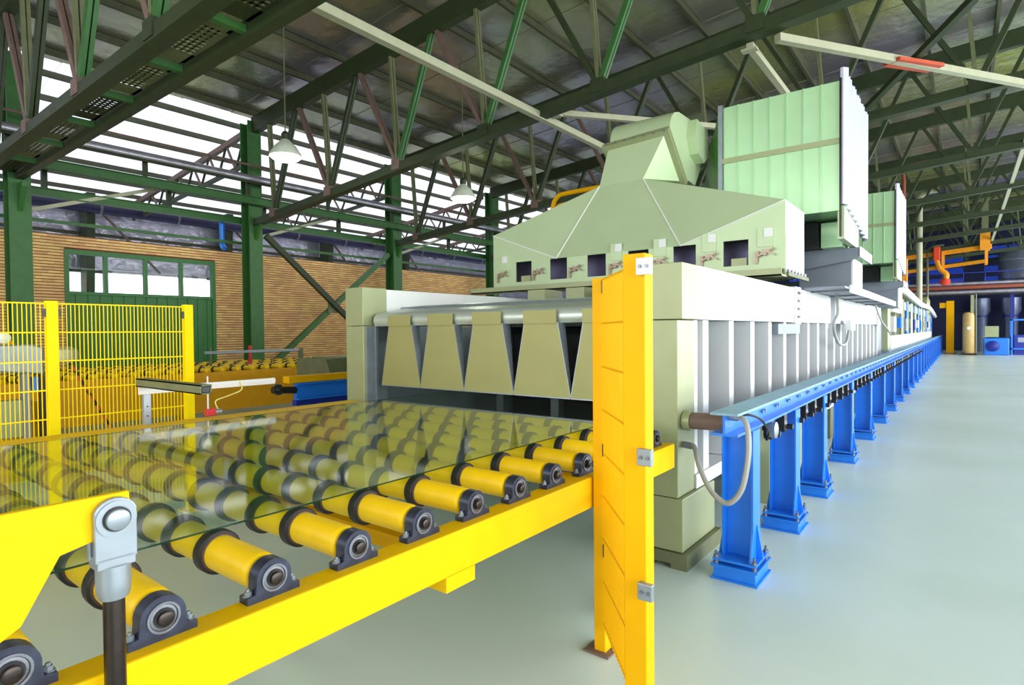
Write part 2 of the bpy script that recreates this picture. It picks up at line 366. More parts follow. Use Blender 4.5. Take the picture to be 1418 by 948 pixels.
# second chord and perforated cable tray in the nearest frame
t = thing('cable_tray', 'perforated cable tray on twin dark beams, top left under the roof', 'cable tray', (-11, 3.1, 4.7))
MB().box(-14.94, 3.22, 4.68, 8.5, 3.36, 4.86).build('support_beam', DGRN, t)
x = -14.9; k = 0
while x < -4:
    s = MB(); x2 = x + 1.32
    s.box(x, 2.86, 4.79, x+0.3, 3.2, 4.8); s.box(x2-0.22, 2.86, 4.79, x2, 3.2, 4.8); s.box(x, 2.86, 4.79, x2, 2.9, 4.8); s.box(x, 3.16, 4.79, x2, 3.2, 4.8)
    for q in range(9): a = x + 0.3 + q * (0.8 / 9); s.box(a + 0.045, 2.9, 4.79, a + 0.09, 3.16, 4.8)
    for q in range(1, 4): s.box(x+0.3, 2.9+q*0.065-0.012, 4.79, x2-0.22, 2.9+q*0.065+0.012, 4.8)
    s.build('perforated_plate', GGRY if k % 3 else DGRN, t)
    MB().box(x2+0.02, 2.82, 4.72, x2+0.1, 3.22, 4.8).build('cross_bearer', GRN, t)
    x += 1.5; k += 1
# lean-to trusses
def leanto(yc, label):
    t = thing('side_bay_truss', label, 'roof truss', (-19.5, yc, 6.0), 'side bay trusses')
    s = MB(); s.bar((-15.46, yc, 7.0), (-23.8, yc, 6.05), 0.12, 0.14); s.build('top_chord', BRN, t)
    s = MB(); s.bar((-15.46, yc, 6.15), (-22.3, yc, 5.66), 0.1, 0.1); s.build('bottom_chord', DGRN, t)
    n = 8
    for q in range(n):
        xa = -15.5 - q * 8.2 / n; xb = xa - 8.2 / n; xm = (xa + xb) / 2
        f = lambda x, a, b: a + (b - a) * (-15.4 - x) / 8.4
        s = MB(); s.bar((xa, yc, f(xa, 7.0, 6.05)), (xm, yc, f(xm, 6.15, 5.55)), 0.05, 0.05); s.build('web_member', DGRN, t)
        s = MB(); s.bar((xm, yc, f(xm, 6.15, 5.55)), (xb, yc, f(xb, 7.0, 6.05)), 0.05, 0.05); s.build('web_member', BRN, t)
for k, yc in enumerate((3.3, 8.25, 13.2, 18.15, 23.1)): leanto(yc, 'brown lattice truss of the bright side bay behind the columns, %s from left' % ORD[k])

# ------------------------------------------------------------------ longitudinal members along the column row
def beam_y(name, label, cat, x, z, y0, y1, w, h, m):
    t = thing(name, label, cat, (x, y0, z)); s = MB()
    s.box(x-w/2, y0, z+h/2-0.02, x+w/2, y1, z+h/2); s.box(x-w/2, y0, z-h/2, x+w/2, y1, z-h/2+0.02); s.box(x-0.012, y0, z-h/2+0.02, x+0.012, y1, z+h/2-0.02)
    s.build('i_section', m, t); return t
g = beam_y('crane_girder', 'green girder running along the columns below the silver pipe', 'girder', -14.72, 5.03, -6, 40, 0.16, 0.2, GRN)
for k in range(9): MB().box(-14.66, 0.6+k*2.4, 5.13, -14.6, 0.7+k*2.4, 5.45).build('hanger', DGRN, g)
pp = thing('silver_pipe', 'silver clad pipe running above the green girder along the columns', 'pipe', (-14.62, 0, 5.55))
MB().tube((-14.62, -6, 5.56), (-14.62, 40, 5.56), 0.11, 12).build('pipe_run', PIPE, pp, smooth=True)
MB().tube((-14.4, -6, 5.42), (-14.4, 40, 5.42), 0.035, 8).build('conduit', DGRN, pp, smooth=True)
MB().tube((-14.42, -6, 5.86), (-14.42, 40, 5.86), 0.03, 8).build('conduit', BRN, pp, smooth=True)
g = beam_y('lower_girder', 'pale green lower girder with short posts above the brick wall', 'girder', -15.5, 4.6, -6, 40, 0.16, 0.18, GRN)
for k in range(14): MB().box(-15.55, 1.3+k*2.47, 4.69, -15.45, 1.4+k*2.47, 5.12).build('short_post', DGRN, g)
for k in range(5): 
    s = MB(); a = 3.6 + k*4.95; s.bar((-15.5, a, 4.2), (-15.5, a+2.6, 5.15), 0.05, 0.08); s.build('light_brace', PALE, g)
tag(MB().box(-15.74, -6, 4.0, -15.68, 40, 4.07).build('guide_rail', GRN), 'thin green rail running just above the brick wall top', 'rail')
du = thing('dark_duct', 'dark blue duct running under the side bay roof above the wall', 'duct', (-22.6, 0, 5.9))
MB().tube((-22.6, -6, 5.75), (-22.6, 45, 5.75), 0.2, 12).build('duct_run', DUCT, du, smooth=True)
for k in range(20): MB().rev((-22.6, -5+k*2.4, 5.75), (0, 1, 0), [(0, 0.22), (0.08, 0.22)], 12).build('duct_band', STEEL, du)
for k, (yy, l) in enumerate(((7.75, 'bright blue pipe on the brick wall beside the second column'), (13.9, 'bright blue pipe standing above the brick wall behind the furnace'))):
    s = MB(); s.path(smoothpath([(-15.85, yy, 4.6), (-15.85, yy, 4.1), (-15.83, yy, 3.95), (-15.75, yy+0.02, 3.85)]), 0.07); tag(s.build('blue_pipe', BLUE, smooth=True), l, 'pipe')

# cross brace between two columns
cb = thing('cross_brace', 'green diagonal cross brace between the columns in front of brick wall', 'brace', (-14.98, 10.7, 0.4))
s = MB(); s.bar((-14.95, 8.5, 4.2), (-14.95, 12.93, 0.5), 0.14, 0.14); s.build('diagonal', DGRN, cb)
s = MB(); s.bar((-15.16, 12.93, 4.15), (-15.16, 8.5, 0.5), 0.14, 0.14); s.build('diagonal', GRN, cb)
MB().box(-15.08, 10.5, 2.15, -15.03, 10.9, 2.5).build('centre_plate', GGRY, cb)

# ------------------------------------------------------------------ plan bracing of the bottom chords
def tie(name, a, b, label, m=PALE, w=0.09):
    s = MB(); s.bar(a, b, w, w); s.box(a[0]-0.1, a[1]-0.06, a[2]-0.07, a[0]+0.1, a[1]+0.06, a[2]-0.045); return tag(s.build(name, m), label, 'tie bar', 'pale roof tie bars')
tie('tie_bar', (-5.72, 2.8, 5.2), (-5.72, 18.1, 5.22), 'long pale tie bar running from top centre down behind the hood', PALE, 0.11)
tie('tie_bar', (-2.3, 8.3, 5.38), (-2.3, 28, 5.42), 'pale tie bar dropping behind the big ribbed box')
tie('tie_bar', (1.13, 13.2, 5.86), (1.13, 47, 5.9), 'pale tie bar leaning across the far right roof')
tie('tie_bar', (-5.5, 8.4, 5.26), (-2.4, 13.1, 5.45), 'pale diagonal tie pointing at the duct elbow')
xb = thing('bracing_cross', 'pale and dark diagonals crossing at a red plate, upper right', 'brace', (-0.6, 10.7, 5.5))
s = MB(); s.bar((-1.95, 8.3, 5.38), (2.3, 15.9, 5.82), 0.1, 0.1); s.build('diagonal', PALE, xb)
s = MB(); s.bar((-1.7, 13.1, 5.56), (0.55, 8.3, 5.62), 0.09, 0.09); s.build('diagonal', DGRN, xb)
s = MB(); s.bar((-0.85, 10.3, 5.47), (-0.35, 11.15, 5.53), 0.26, 0.05); s.build('splice_plate', RED, xb)

# ------------------------------------------------------------------ hanging lamps
def lamp(x, y, z, ztop, label, sc=1.0):
    t = thing('hanging_lamp', label, 'lamp', (x, y, z), 'hanging bell lamps')
    MB().tube((x, y, z+0.48*sc), (x, y, ztop), 0.012, 6).build('cord', GGRY, t)
    MB().rev((x, y, z), (0, 0, 1), [(0, 0.3*sc), (0.04*sc, 0.3*sc), (0.2*sc, 0.2*sc), (0.3*sc, 0.1*sc), (0.34*sc, 0.06*sc)], 20, caps=False).build('shade', LAMPS, t, smooth=True)
    MB().rev((x, y, z+0.33*sc), (0, 0, 1), [(0, 0.07*sc), (0.1*sc, 0.08*sc), (0.16*sc, 0.04*sc)], 12).build('ballast', DGRN, t, smooth=True)
    MB().rev((x, y, z-0.1*sc), (0, 0, 1), [(0, 0.05*sc), (0.02*sc, 0.15*sc), (0.06*sc, 0.25*sc), (0.1*sc, 0.29*sc), (0.13*sc, 0.28*sc)], 20).build('glowing_lens', BULB, t, smooth=True)
    l = bpy.data.lights.new('lamp_light', 'POINT'); l.energy = 60; l.shadow_soft_size = 0.2; l.color = (0.95, 1, 0.85)
    o = bpy.data.objects.new('lamp_light', l); COL.objects.link(o); o.parent = t; o.location = (0, 0, -0.1)
lamp(-10.49, 6.4, 5.0, zroof(-10.49), 'large glowing bell lamp hanging left, in front of the second column')
lamp(-9.43, 10.36, 4.72, zroof(-9.43), 'glowing bell lamp hanging above the third column and brick wall')

# ================================================================== ROLLER CONVEYOR
S_, Y0_, ZR, ZB, XF, XL = 0.2748, 0.564, 0.896, 0.844, -1.416, -4.76
cv = thing('roller_conveyor', 'yellow roller conveyor in the foreground carrying the glass sheet', 'conveyor', (-3.0, 1.4, 0))
YE = 3.48
s = MB(); s.box(XF-0.095, -1.2, 0.694, XF, YE, ZB); s.build('side_beam', YEL, cv, bevel=0.006)
s = MB(); s.box(-4.82, -1.2, 0.74, -4.16, 3.58, 0.885); s.build('side_beam', YEL, cv, bevel=0.006)
for yy in (-0.9, 0.3, 1.5, 2.7): MB().box(-4.16, yy, 0.70, XF-0.095, yy+0.06, 0.76).build('cross_member', YELD, cv)
s = MB(); s.box(XF-0.012, 1.45, 0.64, XF-0.002, 1.6, 0.694); s.box(XF-0.09, 1.45, 0.64, XF-0.012, 1.46, 0.694); s.build('bracket', YEL, cv)
for (xx, yy) in ((XF-0.095, 2.86), (XL-0.05, 3.4), (XL-0.05, 0.4), (XF-0.095, -0.9), (XL-0.05, -0.9)):
    s = MB(); s.box(xx, yy, 0.02, xx+0.09, yy+0.09, 0.70); s.box(xx-0.05, yy-0.05, 0, xx+0.14, yy+0.14, 0.02); s.build('leg', GGRY, cv)
rx0, rx1 = -1.517, -4.12; R0 = 0.051
s = MB(); s.rev((0, 0, 0), (-1, 0, 0), [(0, 0.040), (0.003, 0.045), (0.010, R0-0.002), (0.022, R0), (rx0-rx1-0.03, R0), (rx0-rx1-0.01, 0.036), (rx0-rx1, 0.02)], 28)
s.rev((0.0, 0, 0), (1, 0, 0), [(0, 0.016), (0.05, 0.016)], 12); s.rev((rx1-rx0, 0, 0), (-1, 0, 0), [(0, 0.0105), (0.03, 0.0105)], 12)
ROLL_ME = s.mesh('roller', ROLY, True)
s = MB(); s.rev((0, 0, 0), (-1, 0, 0), [(0, 0.05), (0.001, 0.062), (0.004, 0.0652), (0.038, 0.0652), (0.043, 0.062), (0.044, 0.05)], 28)
s.rev((0.0005, 0, 0), (1, 0, 0), [(0, 0.057), (0.003, 0.055), (0.004, 0.05)], 28, mi=1)
RING_ME = s.mesh('rubber_ring', [RUB, RUBE], True)
# pillow block: profile in local y,z with the shaft axis at the origin
h0 = ZR - ZB
prof = [(-0.075, -h0), (0.075, -h0), (0.075, -h0+0.018), (0.052, -h0+0.022)] + [(p[0], p[1]) for p in arc(0, 0, 0.05, -8, 188, 14)] + [(-0.052, -h0+0.022), (-0.075, -h0+0.018)]
s = MB(); s.prism([(0.0, p[0], p[1]) for p in prof], (-0.042, 0, 0)); BLK_ME = s.mesh('pillow_block', CAST, True)
s = MB(); s.rev((0.0, 0, 0), (1, 0, 0), [(0, 0.036), (0.004, 0.036), (0.004, 0.031), (0.0015, 0.029)], 24, caps=False); s.rev((0.001, 0, 0), (1, 0, 0), [(0, 0.029), (0.001, 0.022)], 20); BRG_ME = s.mesh('bearing_race', STEEL, True)
s = MB(); s.rev((0, 0, 0), (1, 0, 0), [(0, 0.023), (0.006, 0.023)], 16, mi=1); s.rev((0.0, 0, 0), (1, 0, 0), [(0, 0.017), (0.014, 0.017), (0.016, 0.014)], 16); SHF_ME = s.mesh('shaft_end', [DSTEEL, BLK], True)
s = MB(); s.rev((0, 0, 0), (0, 0, 1), [(0, 0.013), (0.003, 0.013)], 12); s.rev((0, 0, 0.003), (0, 0, 1), [(0, 0.0095), (0.009, 0.0095)], 6); s.rev((0, 0, 0.012), (0, 0, 1), [(0, 0.005), (0.006, 0.005)], 8); NUT_ME = s.mesh('bolt', ZINC)
XB = -1.462
HSG_ME = MB().box(-0.02, -0.03, -0.0108, 0.02, 0.03, 0.012).mesh('stub_housing', YEL)
for n in range(-4, 11):
    yy = Y0_ + n * S_
    r_ = link('roller', ROLL_ME, cv, (rx0, yy, ZR))
    for k in range(11): link('rubber_ring', RING_ME, r_, (-1.758 - 0.225*k, yy, ZR))
    b = link('pillow_block', BLK_ME, cv, (XB, yy, ZR))
    link('bearing_race', BRG_ME, b, (XB, yy, ZR)); link('shaft_end', SHF_ME, b, (XB+0.001, yy, ZR))
    for sg in (-1, 1): link('bolt', NUT_ME, b, (XB-0.021, yy+sg*0.063, ZB+0.018))
    link('stub_housing', HSG_ME, cv, (-4.19, yy, ZR))

# glass sheet
gz = ZR + 0.0654
s = MB(); s.box(-4.02, -0.9, gz, -1.778, 4.6, gz+0.006)
me = s.mesh('glass_sheet', [MATS['glass'], GEDGE, MATS['glass_under']])
for p in me.polygons:
    if abs(p.normal.z) < 0.5: p.material_index = 1
    elif p.normal.z < 0: p.material_index = 2
tag(link('glass_sheet', me), 'large clear green-edged glass sheet lying on the yellow rollers', 'glass sheet')

# ------------------------------------------------------------------ lifting arm in the left foreground
la = thing('lifting_arm', 'yellow lifting arm with clevis and dark rod, bottom left corner', 'lifting arm', (-1.36, 0.42, 0))
P = lambda y, z: (-1.372, y, z)
s = MB(); s.prism([P(-0.35, 1.232), P(0.463, 1.23), P(0.467, 1.156), P(0.40, 1.143), P(0.345, 1.131), P(0.285, 1.02), P(0.2, 0.97), P(0.02, 0.97), P(-0.35, 0.97)], (0.016, 0, 0)); s.build('arm_plate', YEL, la, bevel=0.002)
cyc = 0.4335
s = MB(); pr_ = [(cyc-0.037, 1.10)] + [(cyc+0.037, 1.10)] + [(q[0], q[1]) for q in arc(cyc, 1.185, 0.04, 22, 158, 8)]
s.prism([(-1.354, a, b) for a, b in pr_], (0.014, 0, 0)); s.prism([(-1.388, a, b) for a, b in pr_], (0.014, 0, 0)); s.box(-1.388, cyc-0.034, 1.085, -1.34, cyc+0.034, 1.108); s.build('clevis', ZINC, la, bevel=0.002)
b = MB().rev((-1.34, cyc, 1.183), (1, 0, 0), [(0, 0.036), (0.004, 0.036), (0.004, 0.026), (0.002, 0.026)], 24).build('washer', ZINC, la, smooth=True)
MB().rev((-1.338, cyc, 1.183), (1, 0, 0), [(0, 0.0245), (0.004, 0.0245)], 24).build('pin_groove', BLK, b)
MB().rev((-1.336, cyc, 1.183), (1, 0, 0), [(0, 0.021), (0.010, 0.021), (0.012, 0.018)], 24).build('pin', ZINC, b, smooth=True)
MB().rev((-1.362, cyc, 1.02), (0, 0, 1), [(0, 0.026), (0.012, 0.03), (0.03, 0.031), (0.068, 0.031)], 20).build('collar', ZINC, la, smooth=True)
MB().tube((-1.362, cyc, 0.02), (-1.362, cyc, 1.022), 0.0195, 20).build('rod', DSTEEL, la, smooth=True)
MB().box(-1.40, cyc-0.05, 0, -1.32, cyc+0.05, 0.02).build('foot', DSTEEL, la)

# ------------------------------------------------------------------ safety gate on the right
sg_ = thing('safety_gate', 'tall yellow wire safety gate seen edge on, right of the rollers', 'gate', (-0.94, 1.96, 0))
NP, FP = V3((-0.937, 1.965, 0)), V3((-1.376, 2.48, 0))
s = MB(); s.box(NP.x-0.043, NP.y-0.035, 0.01, NP.x+0.043, NP.y+0.035, 1.825); s.build('post', YELD, sg_, bevel=0.003)
MB().box(NP.x-0.09, NP.y-0.08, 0, NP.x+0.09, NP.y+0.08, 0.01).build('base_plate', YELD, sg_)
s = MB(); s.box(FP.x-0.03, FP.y-0.03, 0.01, FP.x+0.03, FP.y+0.03, 1.80); s.build('post', YELD, sg_, bevel=0.003)
MB().box(FP.x-0.075, FP.y-0.06, 0, FP.x+0.06, FP.y+0.06, 0.01).build('base_plate', BRN, sg_)
d = (FP - NP).normalized(); a0 = NP + d * 0.05; a1 = FP - d * 0.035; Lg = (a1 - a0).length
for z in [1.79 - 0.205*k for k in range(9)]:
    s = MB(); s.bar((a0.x, a0.y, z), (a1.x, a1.y, z), 0.008, 0.008); s.build('cross_wire', YELD, sg_)
nw = 24
for k in range(nw):
    q = a0 + d * (Lg * k / (nw - 1)); MB().box(q.x-0.003, q.y-0.003, 0.13, q.x+0.003, q.y+0.003, 1.795).build('wire', YELD, sg_)
for z in (1.755, 0.985, 0.505):
    c = MB().box(FP.x+0.028, FP.y-0.045, z-0.03, FP.x+0.04, FP.y-0.028, z+0.03).build('clip', BLK, sg_)
for z, m in ((1.775, WHT), (1.10, ZINC), (0.62, ZINC)):
    s = MB(); s.box(NP.x+0.02, NP.y-0.06, z-0.03, NP.x+0.075, NP.y-0.036, z+0.03); h_ = s.build('hinge_block', m, sg_, bevel=0.003)
    for q in (-0.012, 0.014): MB().rev((NP.x+0.048+q, NP.y-0.06, z), (0, -1, 0), [(0, 0.007), (0.006, 0.007)], 8).build('bolt', STEEL, h_)

# ------------------------------------------------------------------ wire fence on the left
fn = thing('wire_fence', 'yellow wire mesh fence on the left behind the glass', 'fence', (-5.4, 1.3, 0))
FX = -5.4
for yy in (1.355, 2.325):
    MB().box(FX-0.03, yy-0.036, 0.01, FX+0.03, yy+0.036, 1.81).build('post', FYEL, fn, bevel=0.003)
    MB().box(FX-0.08, yy-0.08, 0, FX+0.08, yy+0.08, 0.01).build('base_plate', FYEL, fn)
wire_me = MB().box(-0.0028, -0.0028, 0, 0.0028, 0.0028, 1.68).mesh('wire', FYEL)
for (ya, yb) in ((0.1, 1.315), (1.395, 2.285)):
    n = int((yb - ya) / 0.0262)
    for k in range(n + 1): link('wire', wire_me, fn, (FX, ya + (yb - ya) * k / n, 0.11))
    for k in range(8):
        z = 1.79 - 0.216*k; MB().box(FX-0.004, ya-0.03, z-0.005, FX+0.004, yb+0.03, z+0.005).build('cross_wire', FYEL, fn)
for yy, z in ((1.31, 1.72), (2.28, 1.72), (1.40, 1.72)): MB().box(FX+0.005, yy-0.012, z-0.03, FX+0.02, yy+0.012, z+0.03).build('clip', BLK, fn)

# ------------------------------------------------------------------ sensor stand
st = thing('sensor_stand', 'aluminium sensor stand with red switch on far conveyor rail', 'sensor stand', (XL-0.03, 1.76, 0.885))
xs = XL - 0.03
s = MB(); s.box(xs-0.02, 1.735, 0.885, xs+0.02, 1.785, 1.16)
s.build('upright', ZINC, st, bevel=0.002)
for z in (0.95, 1.02): MB().rev((xs+0.02, 1.76, z), (1, 0, 0), [(0, 0.006), (0.002, 0.006)], 8).build('slot', BLK, st)
s = MB(); s.box(xs+0.021, 1.70, 1.115, xs+0.045, 2.76, 1.165); s.box(xs+0.045, 1.70, 1.13, xs+0.052, 2.76, 1.15); s.build('long_rail', WHT, st)
s = MB(); s.box(xs-0.02, 1.70, 1.17, xs+1.0, 1.708, 1.23); s.box(xs-0.02, 1.762, 1.17, xs+1.0, 1.77, 1.23); s.box(xs-0.02, 1.70, 1.222, xs+1.0, 1.77, 1.23); s.box(xs-0.02, 1.70, 1.17, xs+1.0, 1.77, 1.178); s.build('cross_arm', GGRY, st)
MB().box(xs+0.995, 1.712, 1.182, xs+0.998, 1.758, 1.218).build('arm_hollow_shade', BLK, st)  # black plate paints the shade inside the hollow arm end
MB().tube((xs+0.10, 2.16, 0.93), (xs+0.10, 2.16, 1.22), 0.006, 8).build('drop_rod', WHT, st)
MB().box(xs+0.053, 2.14, 1.12, xs+0.115, 2.18, 1.155).build('clamp', ZINC, st)
MB().box(xs+0.075, 2.14, 0.91, xs+0.125, 2.21, 0.965).build('sensor_body', PRED, st, bevel=0.004)
MB().rev((xs+0.10, 2.21, 0.935), (0, 1, 0), [(0, 0.02), (0.05, 0.022), (0.055, 0.014)], 12).build('sensor_plug', ZINC, st, smooth=True)
s = MB(); s.path(smoothpath([(xs+0.1, 2.24, 0.95), (xs+0.1, 2.22, 1.02), (xs+0.09, 2.32, 1.05), (xs+0.08, 2.44, 1.09), (xs+0.06, 2.44, 1.16)]), 0.005); s.build('cable', CREAM, st, smooth=True)

# ================================================================== FURNACE
FX1, FX0, FY = -1.42, -4.9, 3.62
fu = thing('tempering_furnace', 'long pale sheet-metal glass furnace with white fascia and vertical fins', 'furnace', (-3.1, 9, 0))
# right front post
s = MB(); s.box(-1.70, FY, 1.62, FX1, FY+0.3, 1.985); s.box(-1.70, FY+0.004, 0.46, FX1-0.035, FY+0.3, 1.615); s.build('front_post', GALV, fu, bevel=0.004)
MB().box(-1.70, FY+0.004, 0.11, FX1-0.005, FY+0.62, 0.455).build('post_foot', GALV, fu, bevel=0.004)
s = MB(); s.box(-1.72, FY-0.01, 0.03, FX1+0.03, FY+0.66, 0.105); s.box(-1.72, FY-0.01, 0, -1.62, FY+0.66, 0.03); s.box(-1.5, FY-0.01, 0, FX1+0.03, FY+0.66, 0.03); s.build('plinth', GGRY, fu)
# left front post
s = MB(); s.box(FX0, FY, 1.62, -4.63, FY+0.3, 1.995); s.box(FX0, FY+0.004, 0.0, -4.63, FY+0.12, 1.615); s.build('front_post', GALV, fu, bevel=0.004)
s = MB(); s.box(-4.63, FY+0.03, 0.0, -4.61, FY+0.28, 1.61); s.box(-4.61, FY+0.13, 0.0, -4.595, FY+0.16, 1.61); s.build('post_lining', ZINC, fu)
# fascia panels, right
for a, b in ((FY+0.3, 6.75), (7.03, 8.9), (9.3, 12.2), (12.22, 15.0)):
    MB().box(-1.6, a, 1.62, FX1, b, 1.985).build('fascia_panel', WHT, fu, bevel=0.004)
s = MB(); s.box(-1.6, 6.76, 1.6, FX1+0.012, 6.88, 2.0); s.box(-1.6, 6.9, 1.6, FX1+0.012, 7.02, 2.0); sp = s.build('splice_flange', WHT, fu)
for k in range(4): 
    for a in (6.86, 6.92): MB().rev((FX1+0.012, a, 1.68+0.085*k), (1, 0, 0), [(0, 0.016), (0.014, 0.016)], 6).build('bolt', STEEL, sp)
MB().box(-1.58, 6.05, 1.5, FX1+0.005, 7.0, 1.6).build('bracket_plate', FINP, fu)
MB().box(-1.6, 8.91, 1.55, -1.5, 9.29, 1.985).build('recess_panel', FINP, fu)
s = MB(); s.box(-1.6, 14.2, 1.6, FX1+0.01, 14.3, 2.0); s.build('splice_flange', FINP, fu)
# side wall, sill and fins
for k in range(19):
    a = FY + 0.3 + k * 0.583
    if a > 14.6: break
    MB().box(-1.66, a, 0.56, -1.62, a+0.583, 1.615).build('side_panel', SIDEP, fu)
    MB().box(-1.62, a+0.16, 0.56, FX1-0.03, a+0.27, 1.615).build('fin', WHT, fu)
MB().box(-1.62, FY+0.3, 0.56, FX1-0.035, FY+0.36, 1.615).build('fin', WHT, fu)
MB().box(-1.66, FY+0.3, 0.46, FX1-0.02, 15, 0.555).build('sill', WHT, fu, bevel=0.003)
for a in (6.2, 9.2, 12.2, 14.6): MB().box(-1.66, a, 0, FX1-0.05, a+0.3, 0.455).build('foot_block', GGRY, fu)
# left side and top
MB().box(FX0, FY+0.3, 1.62, -4.63, 15, 1.985).build('fascia_panel', WHT, fu, bevel=0.004)
MB().box(-4.86, FY+0.12, 0.0, -4.64, 15, 1.61).build('left_wall', ZINC, fu)
MB().box(-4.6, 5.6, 1.60, -1.66, 15, 1.80).build('roof_deck', DARK, fu)  # deck coloured near-black to paint the shaded gap under the hood ledge
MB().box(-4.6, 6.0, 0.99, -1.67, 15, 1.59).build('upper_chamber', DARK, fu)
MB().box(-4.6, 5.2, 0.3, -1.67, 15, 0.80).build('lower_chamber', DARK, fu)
for xx in (-4.2, -3.45, -2.7, -1.95): MB().box(xx-0.05, 5.2, 0.99, xx+0.05, 5.3, 1.6).build('entry_strut', ZINC, fu)
# interior plenum blocks below the hood ledge
for k in range(5): MB().box(-4.3+0.56*k, 5.9, 1.805, -4.05+0.56*k, 6.3, 2.06).build('plenum_block', GALV, fu)
# bull nose cover over the entry
pf = [(4.35, 1.835), (4.35, 1.61), (3.77, 1.61)] + [(3.795 + 0.08*math.cos(math.radians(q)), 1.665 + 0.08*math.sin(math.radians(q))) for q in (220, 200, 180, 160, 140, 120, 102)]
s = MB(); s.prism([(-4.59, a, b) for a, b in pf], (2.88, 0, 0)); s.build('entry_cover', COVER, fu, smooth=True)
for k in (1.80, ): 
    s = MB(); s.prism([(-4.58, 4.05, 1.785), (-4.58, 4.07, 1.785), (-4.58, 4.07, 1.81)], (2.86, 0, 0)); s.build('cover_rib', ZINC, fu)
# hanging flap plates
yF = 3.70
for k in range(5):
    c = -4.187 + 0.536 * k
    MB().box(c-0.158, yF-0.012, 1.609, c+0.150, yF-0.002, 1.712).build('flap_hinge', PLATE, fu)
    s = MB(); s.prism([(c-0.153, yF, 1.62), (c+0.153, yF, 1.62), (c+0.265, yF, 1.048), (c-0.265, yF, 1.048)], (0, 0.008, 0)); f_ = s.build('flap', PLATE, fu)
    for sg in (-1, 1):
        s = MB(); s.prism([(c+sg*0.153, yF, 1.62), (c+sg*0.153, yF+0.10, 1.62), (c+sg*0.265, yF+0.02, 1.048), (c+sg*0.265, yF, 1.048)], (sg*0.006, 0, 0)); s.build('return_edge', ZINC, f_)
    MB().box(c-0.265, yF-0.004, 1.041, c+0.265, yF+0.008, 1.049).build('hem', ZINC, f_)
# drive shaft stub and hose between furnace and blue frame
MB().tube((-1.44, 3.73, 0.955), (-1.12, 3.73, 0.965), 0.055, 16).build('drive_shaft', BRN, fu, smooth=True)
MB().rev((-1.45, 3.73, 0.955), (1, 0, 0), [(0, 0.065), (0.05, 0.065)], 16).build('shaft_collar', GALV, fu, smooth=True)
ho = thing('air_hose', 'grey rubber hose hanging from the furnace to the blue frame', 'hose', (-1.0, 3.5, 0.5))
s = MB(); s.path(smoothpath([(-1.43, 3.7, 0.80), (-1.36, 3.66, 0.80), (-1.27, 3.5, 0.72), (-1.17, 3.42, 0.60), (-1.07, 3.4, 0.55), (-0.995, 3.4, 0.63), (-0.965, 3.42, 0.78), (-0.965, 3.45, 0.92), (-1.0, 3.5, 1.02), (-1.06, 3.53, 1.03)]), 0.016); s.build('hose_line', HOSE, ho, smooth=True)
MB().tube((-1.45, 3.705, 0.80), (-1.38, 3.675, 0.80), 0.021, 12).build('hose_fitting', FINP, ho, smooth=True)
MB().tube((-1.1, 3.53, 1.03), (-1.04, 3.53, 1.03), 0.021, 12).build('hose_fitting', ZINC, ho, smooth=True)

# ------------------------------------------------------------------ exhaust hood
hd = thing('exhaust_hood', 'pale green sheet-metal exhaust hood with tapered top and six openings', 'exhaust hood', (-3.3, 6.85, 2.08))
HX0, HX1, HY0, HY1 = -5.26, -1.427, 6.4, 7.27
zb0, zb1, zb2 = 2.13, 2.225, 2.497
hs_ = [(-4.86+0.562*k, -4.60+0.562*k) for k in range(6)]
zc = 2.9
T = [(-3.70, 6.66, 3.40), (-3.10, 6.66, 3.40), (-3.10, 7.08, 3.40), (-3.70, 7.08, 3.40)]
s = MB(); th = 0.006
def fr(x0, z0, x1, z1): s.box(x0, HY0, z0, x1, HY0+th, z1)
fr(HX0, zb0, HX1, zb1)
e = [HX0] + [q for h in hs_ for q in h] + [HX1]
for k in range(0, len(e), 2): fr(e[k], zb1, e[k+1], zb2)
s.build('front_lower_sheet', HOODM, hd)
A_, B_, C_, D_ = (HX0, HY0, zc), (-4.2, HY0, zb2), (-2.53, HY0, zb2), (HX1, HY0, zc-0.04)
s = MB(); s.add([(HX0, HY0, zb2), B_, A_], [(0, 1, 2)]); s.build('front_gusset_sheet', HOODM, hd)
s = MB(); s.add([C_, (HX1, HY0, zb2), D_], [(0, 1, 2)]); s.build('front_gusset_sheet', HOODM, hd)
s = MB(); s.add([B_, C_, T[1], T[0]], [(0, 1, 2, 3)]); s.build('front_slope_sheet', HOODM, hd)
s = MB(); s.add([A_, B_, T[0]], [(0, 1, 2)]); s.build('corner_sheet', HOODM, hd)
s = MB(); s.add([C_, D_, T[1]], [(0, 1, 2)]); s.build('corner_sheet', HOODM, hd)
A2, B2, C2, D2 = (HX0, HY1, zc), (-4.2, HY1, zb2), (-2.53, HY1, zb2), (HX1, HY1, zc-0.04)
s = MB(); s.add([(HX1, HY0, zb0), (HX1, HY1, zb0), D2, D_], [(0, 1, 2, 3)]); s.build('side_sheet', WHT, hd)  # aisle side of the green hood whitened to paint in the strong light
s = MB(); s.add([(HX0, HY0, zb0), (HX0, HY1, zb0), A2, A_], [(0, 1, 2, 3)]); s.build('side_sheet', HOODM, hd)
s = MB(); s.add([D_, D2, T[2], T[1]], [(0, 1, 2, 3)]); s.build('top_sheet', HOODM, hd)
s = MB(); s.add([A2, A_, T[0], T[3]], [(0, 1, 2, 3)]); s.build('top_sheet', HOODM, hd)
s = MB(); s.add([B2, C2, T[2], T[3]], [(0, 1, 2, 3)]); s.add([A2, B2, T[3]], [(0, 1, 2)]); s.add([C2, D2, T[2]], [(0, 1, 2)])
